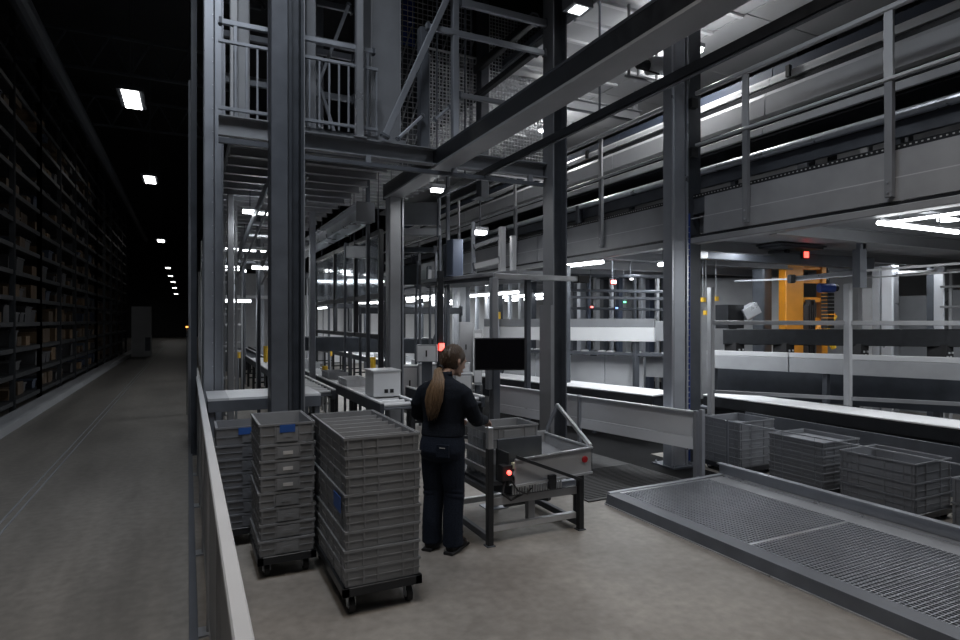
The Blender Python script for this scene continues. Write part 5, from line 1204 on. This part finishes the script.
# small signal lights
for i, (px, py, d, m, lb) in enumerate(((614, 282, 10.5, 'led_red', 'red signal light left of the galvanized column'), (592, 307, 12.5, 'led_red', 'tiny red light above the pale box beam'), (625, 302, 12.5, 'led_green', 'tiny green light above the pale box beam'), (617, 308, 12.5, 'led_blue', 'tiny blue light above the pale box beam'), (401, 266, 11, 'led_green', 'tiny green light beside the beam support post'), (187, 327, 12, 'led_orange', 'orange signal light at the lane edge'), (632, 279, 11, 'led_soft', 'tiny white light under the mezzanine'))):
    p = at(px, py, d); s = .045 if i == 0 else .022
    t = thing('signal_lamp', lb, 'lamp', p)
    MB().box(p.x - s, p.x + s, p.y - .01, p.y + .03, p.z - s * .7, p.z + s * .7).build('lens', m, t); MB().box(p.x - s * 1.3, p.x + s * 1.3, p.y + .03, p.y + .06, p.z - s, p.z + s).build('housing', 'black_rubber', t)
    MB().rod((p.x, p.y + .045, p.z), (p.x, p.y + .045, 3.07 if p.x > 6.2 else 0), .008, 6).build('stem', 'charcoal_steel', t)
# machinery between fascia beam and mezzanine
for i in range(14):
    px = 566 + i * 7.6; d = 13.5 + (i % 3) * .8; p = at(px, 300, d)
    post(p.x, p.y, 0, 2.91, .07 + .05 * (i % 3), ('grey_paint', 'dark_steel', 'galvanized', 'crate_blue')[i % 4], '%s machine upright between pale beam and mezzanine, counted from the dark column' % (ORD + ['thirteenth', 'fourteenth'])[i].replace('top', 'first'), name='machine_post')
for i, (py, d) in enumerate(((275, 12.8), (290, 13.2), (297, 12.6), (308, 13.4))):
    rail('cable_tray', '%s dark cable tray above the pale box beam' % ('highest', 'second', 'third', 'lowest')[i], 'cable tray', at(562, py, d + .4), at(668, py + 2, d - .6), .12, .06, 'charcoal_steel')
for i in range(9):
    px = 444 + i * 11; d = 15.2 + (i % 2); p = at(px, 305, d)
    post(p.x, p.y, 0, 2.91, .08 + .04 * (i % 3), ('galvanized', 'grey_paint', 'dark_steel')[i % 3], '%s machine upright behind monitor, counted from the person' % ORD[i].replace('top', 'first'), name='machine_post')
# frames on the mezzanine left part
for i, (px, py0, py1, d, w) in enumerate(((473, 222, 276, 9.6, .05), (502, 227, 272, 9.4, .09), (513, 236, 262, 9.8, .08), (455, 240, 280, 10.5, .22), (445, 245, 285, 10.8, .12))):
    a, b = at(px, py1, d), at(px, py0, d)
    post(a.x, a.y, 2.651, b.z, w, ('galvanized', 'light_panel', 'light_panel', 'crate_blue', 'dark_steel')[i], '%s upright of the small platform frame above the monitor' % ('thin', 'wide pale', 'short pale', 'broad blue', 'dark')[i])
rail('platform_rail', 'lower pale rail of the small platform frame', 'rail', at(473, 267, 9.6), at(502, 260, 9.4), .05, .09, 'light_panel')
rail('platform_rail', 'upper grey rail of the small platform frame', 'rail', at(473, 247, 9.6), at(502, 237, 9.4), .04, .06, 'grey_paint')
a, b = at(438, 284, 11.5), at(540, 274, 9.2); a.z = b.z = 2.62
t = thing('small_platform', 'small dark platform at the mezzanine edge above the monitor', 'platform', (a + b) / 2)
MB().ext(a, b, rect(.9, .06, .1)).build('deck', 'grey_paint', t); MB().ext(a + V((0, 0, -.06)), b + V((0, 0, -.06)), rect(.8, .06, .1)).build('frame', 'dark_steel', t)
for u in (.1, .9):
    p = a.lerp(b, u); MB().bar((p.x, p.y, 0), (p.x, p.y, a.z - .03), .08).build('leg', 'dark_steel', t)
# left hanging glazed frame below the far beam
t = thing('glazed_frame', 'dark steel frame with glass panes below the far overhead beam', 'frame', (2.9, 12, 1.4))
for y in (9.75, 11.4, 13.2, 15.4): MB().ext((2.9, y, 1.6), (2.9, y, 3.4), rect(.08, .08)).build('post', 'black_steel', t)
for z in (1.62, 2.3, 3.38): MB().bar((2.9, 9.75, z), (2.9, 15.4, z), .06, .08).build('rail', 'black_steel', t)
for y0, y1 in ((9.81, 11.34), (11.46, 13.14), (13.26, 15.34)): MB().box(2.895, 2.905, y0, y1, 2.36, 3.32).build('pane', 'glass', t)
for y in (9.75, 15.4): MB().bar((2.9, y, 0), (2.9, y, 1.6), .08).build('leg', 'black_steel', t)
for i, (px0, px1, py, d, h, m, lb) in enumerate(((345, 380, 252, 11, .22, 'mid_grey_paint', 'grey duct section left of the beam support post'), (398, 440, 232, 10.4, .12, 'mid_grey_paint', 'pale cross bar right of the beam support post'), (398, 440, 214, 12, .45, 'grey_paint', 'wide grey panel right of the beam support post'), (398, 436, 250, 11.4, .1, 'dark_steel', 'dark cross bar right of the beam support post'), (388, 420, 275, 11, .35, 'black_steel', 'black box right of the beam support post'), (416, 430, 277, 11.5, .28, 'light_panel', 'small pale notice board right of the beam support post'), (386, 396, 322, 11.2, .9, 'white_panel', 'white board beside the beam support post'))):
    a, b = at(px0, py, d), at(px1, py, d - .2); t = rail('hung_panel', lb, 'panel', a, b, .08, h, m)
    for q in (a, b): MB().bar((q.x, q.y, 0), (q.x, q.y, q.z - h / 2), .04).build('stand', 'charcoal_steel', t)
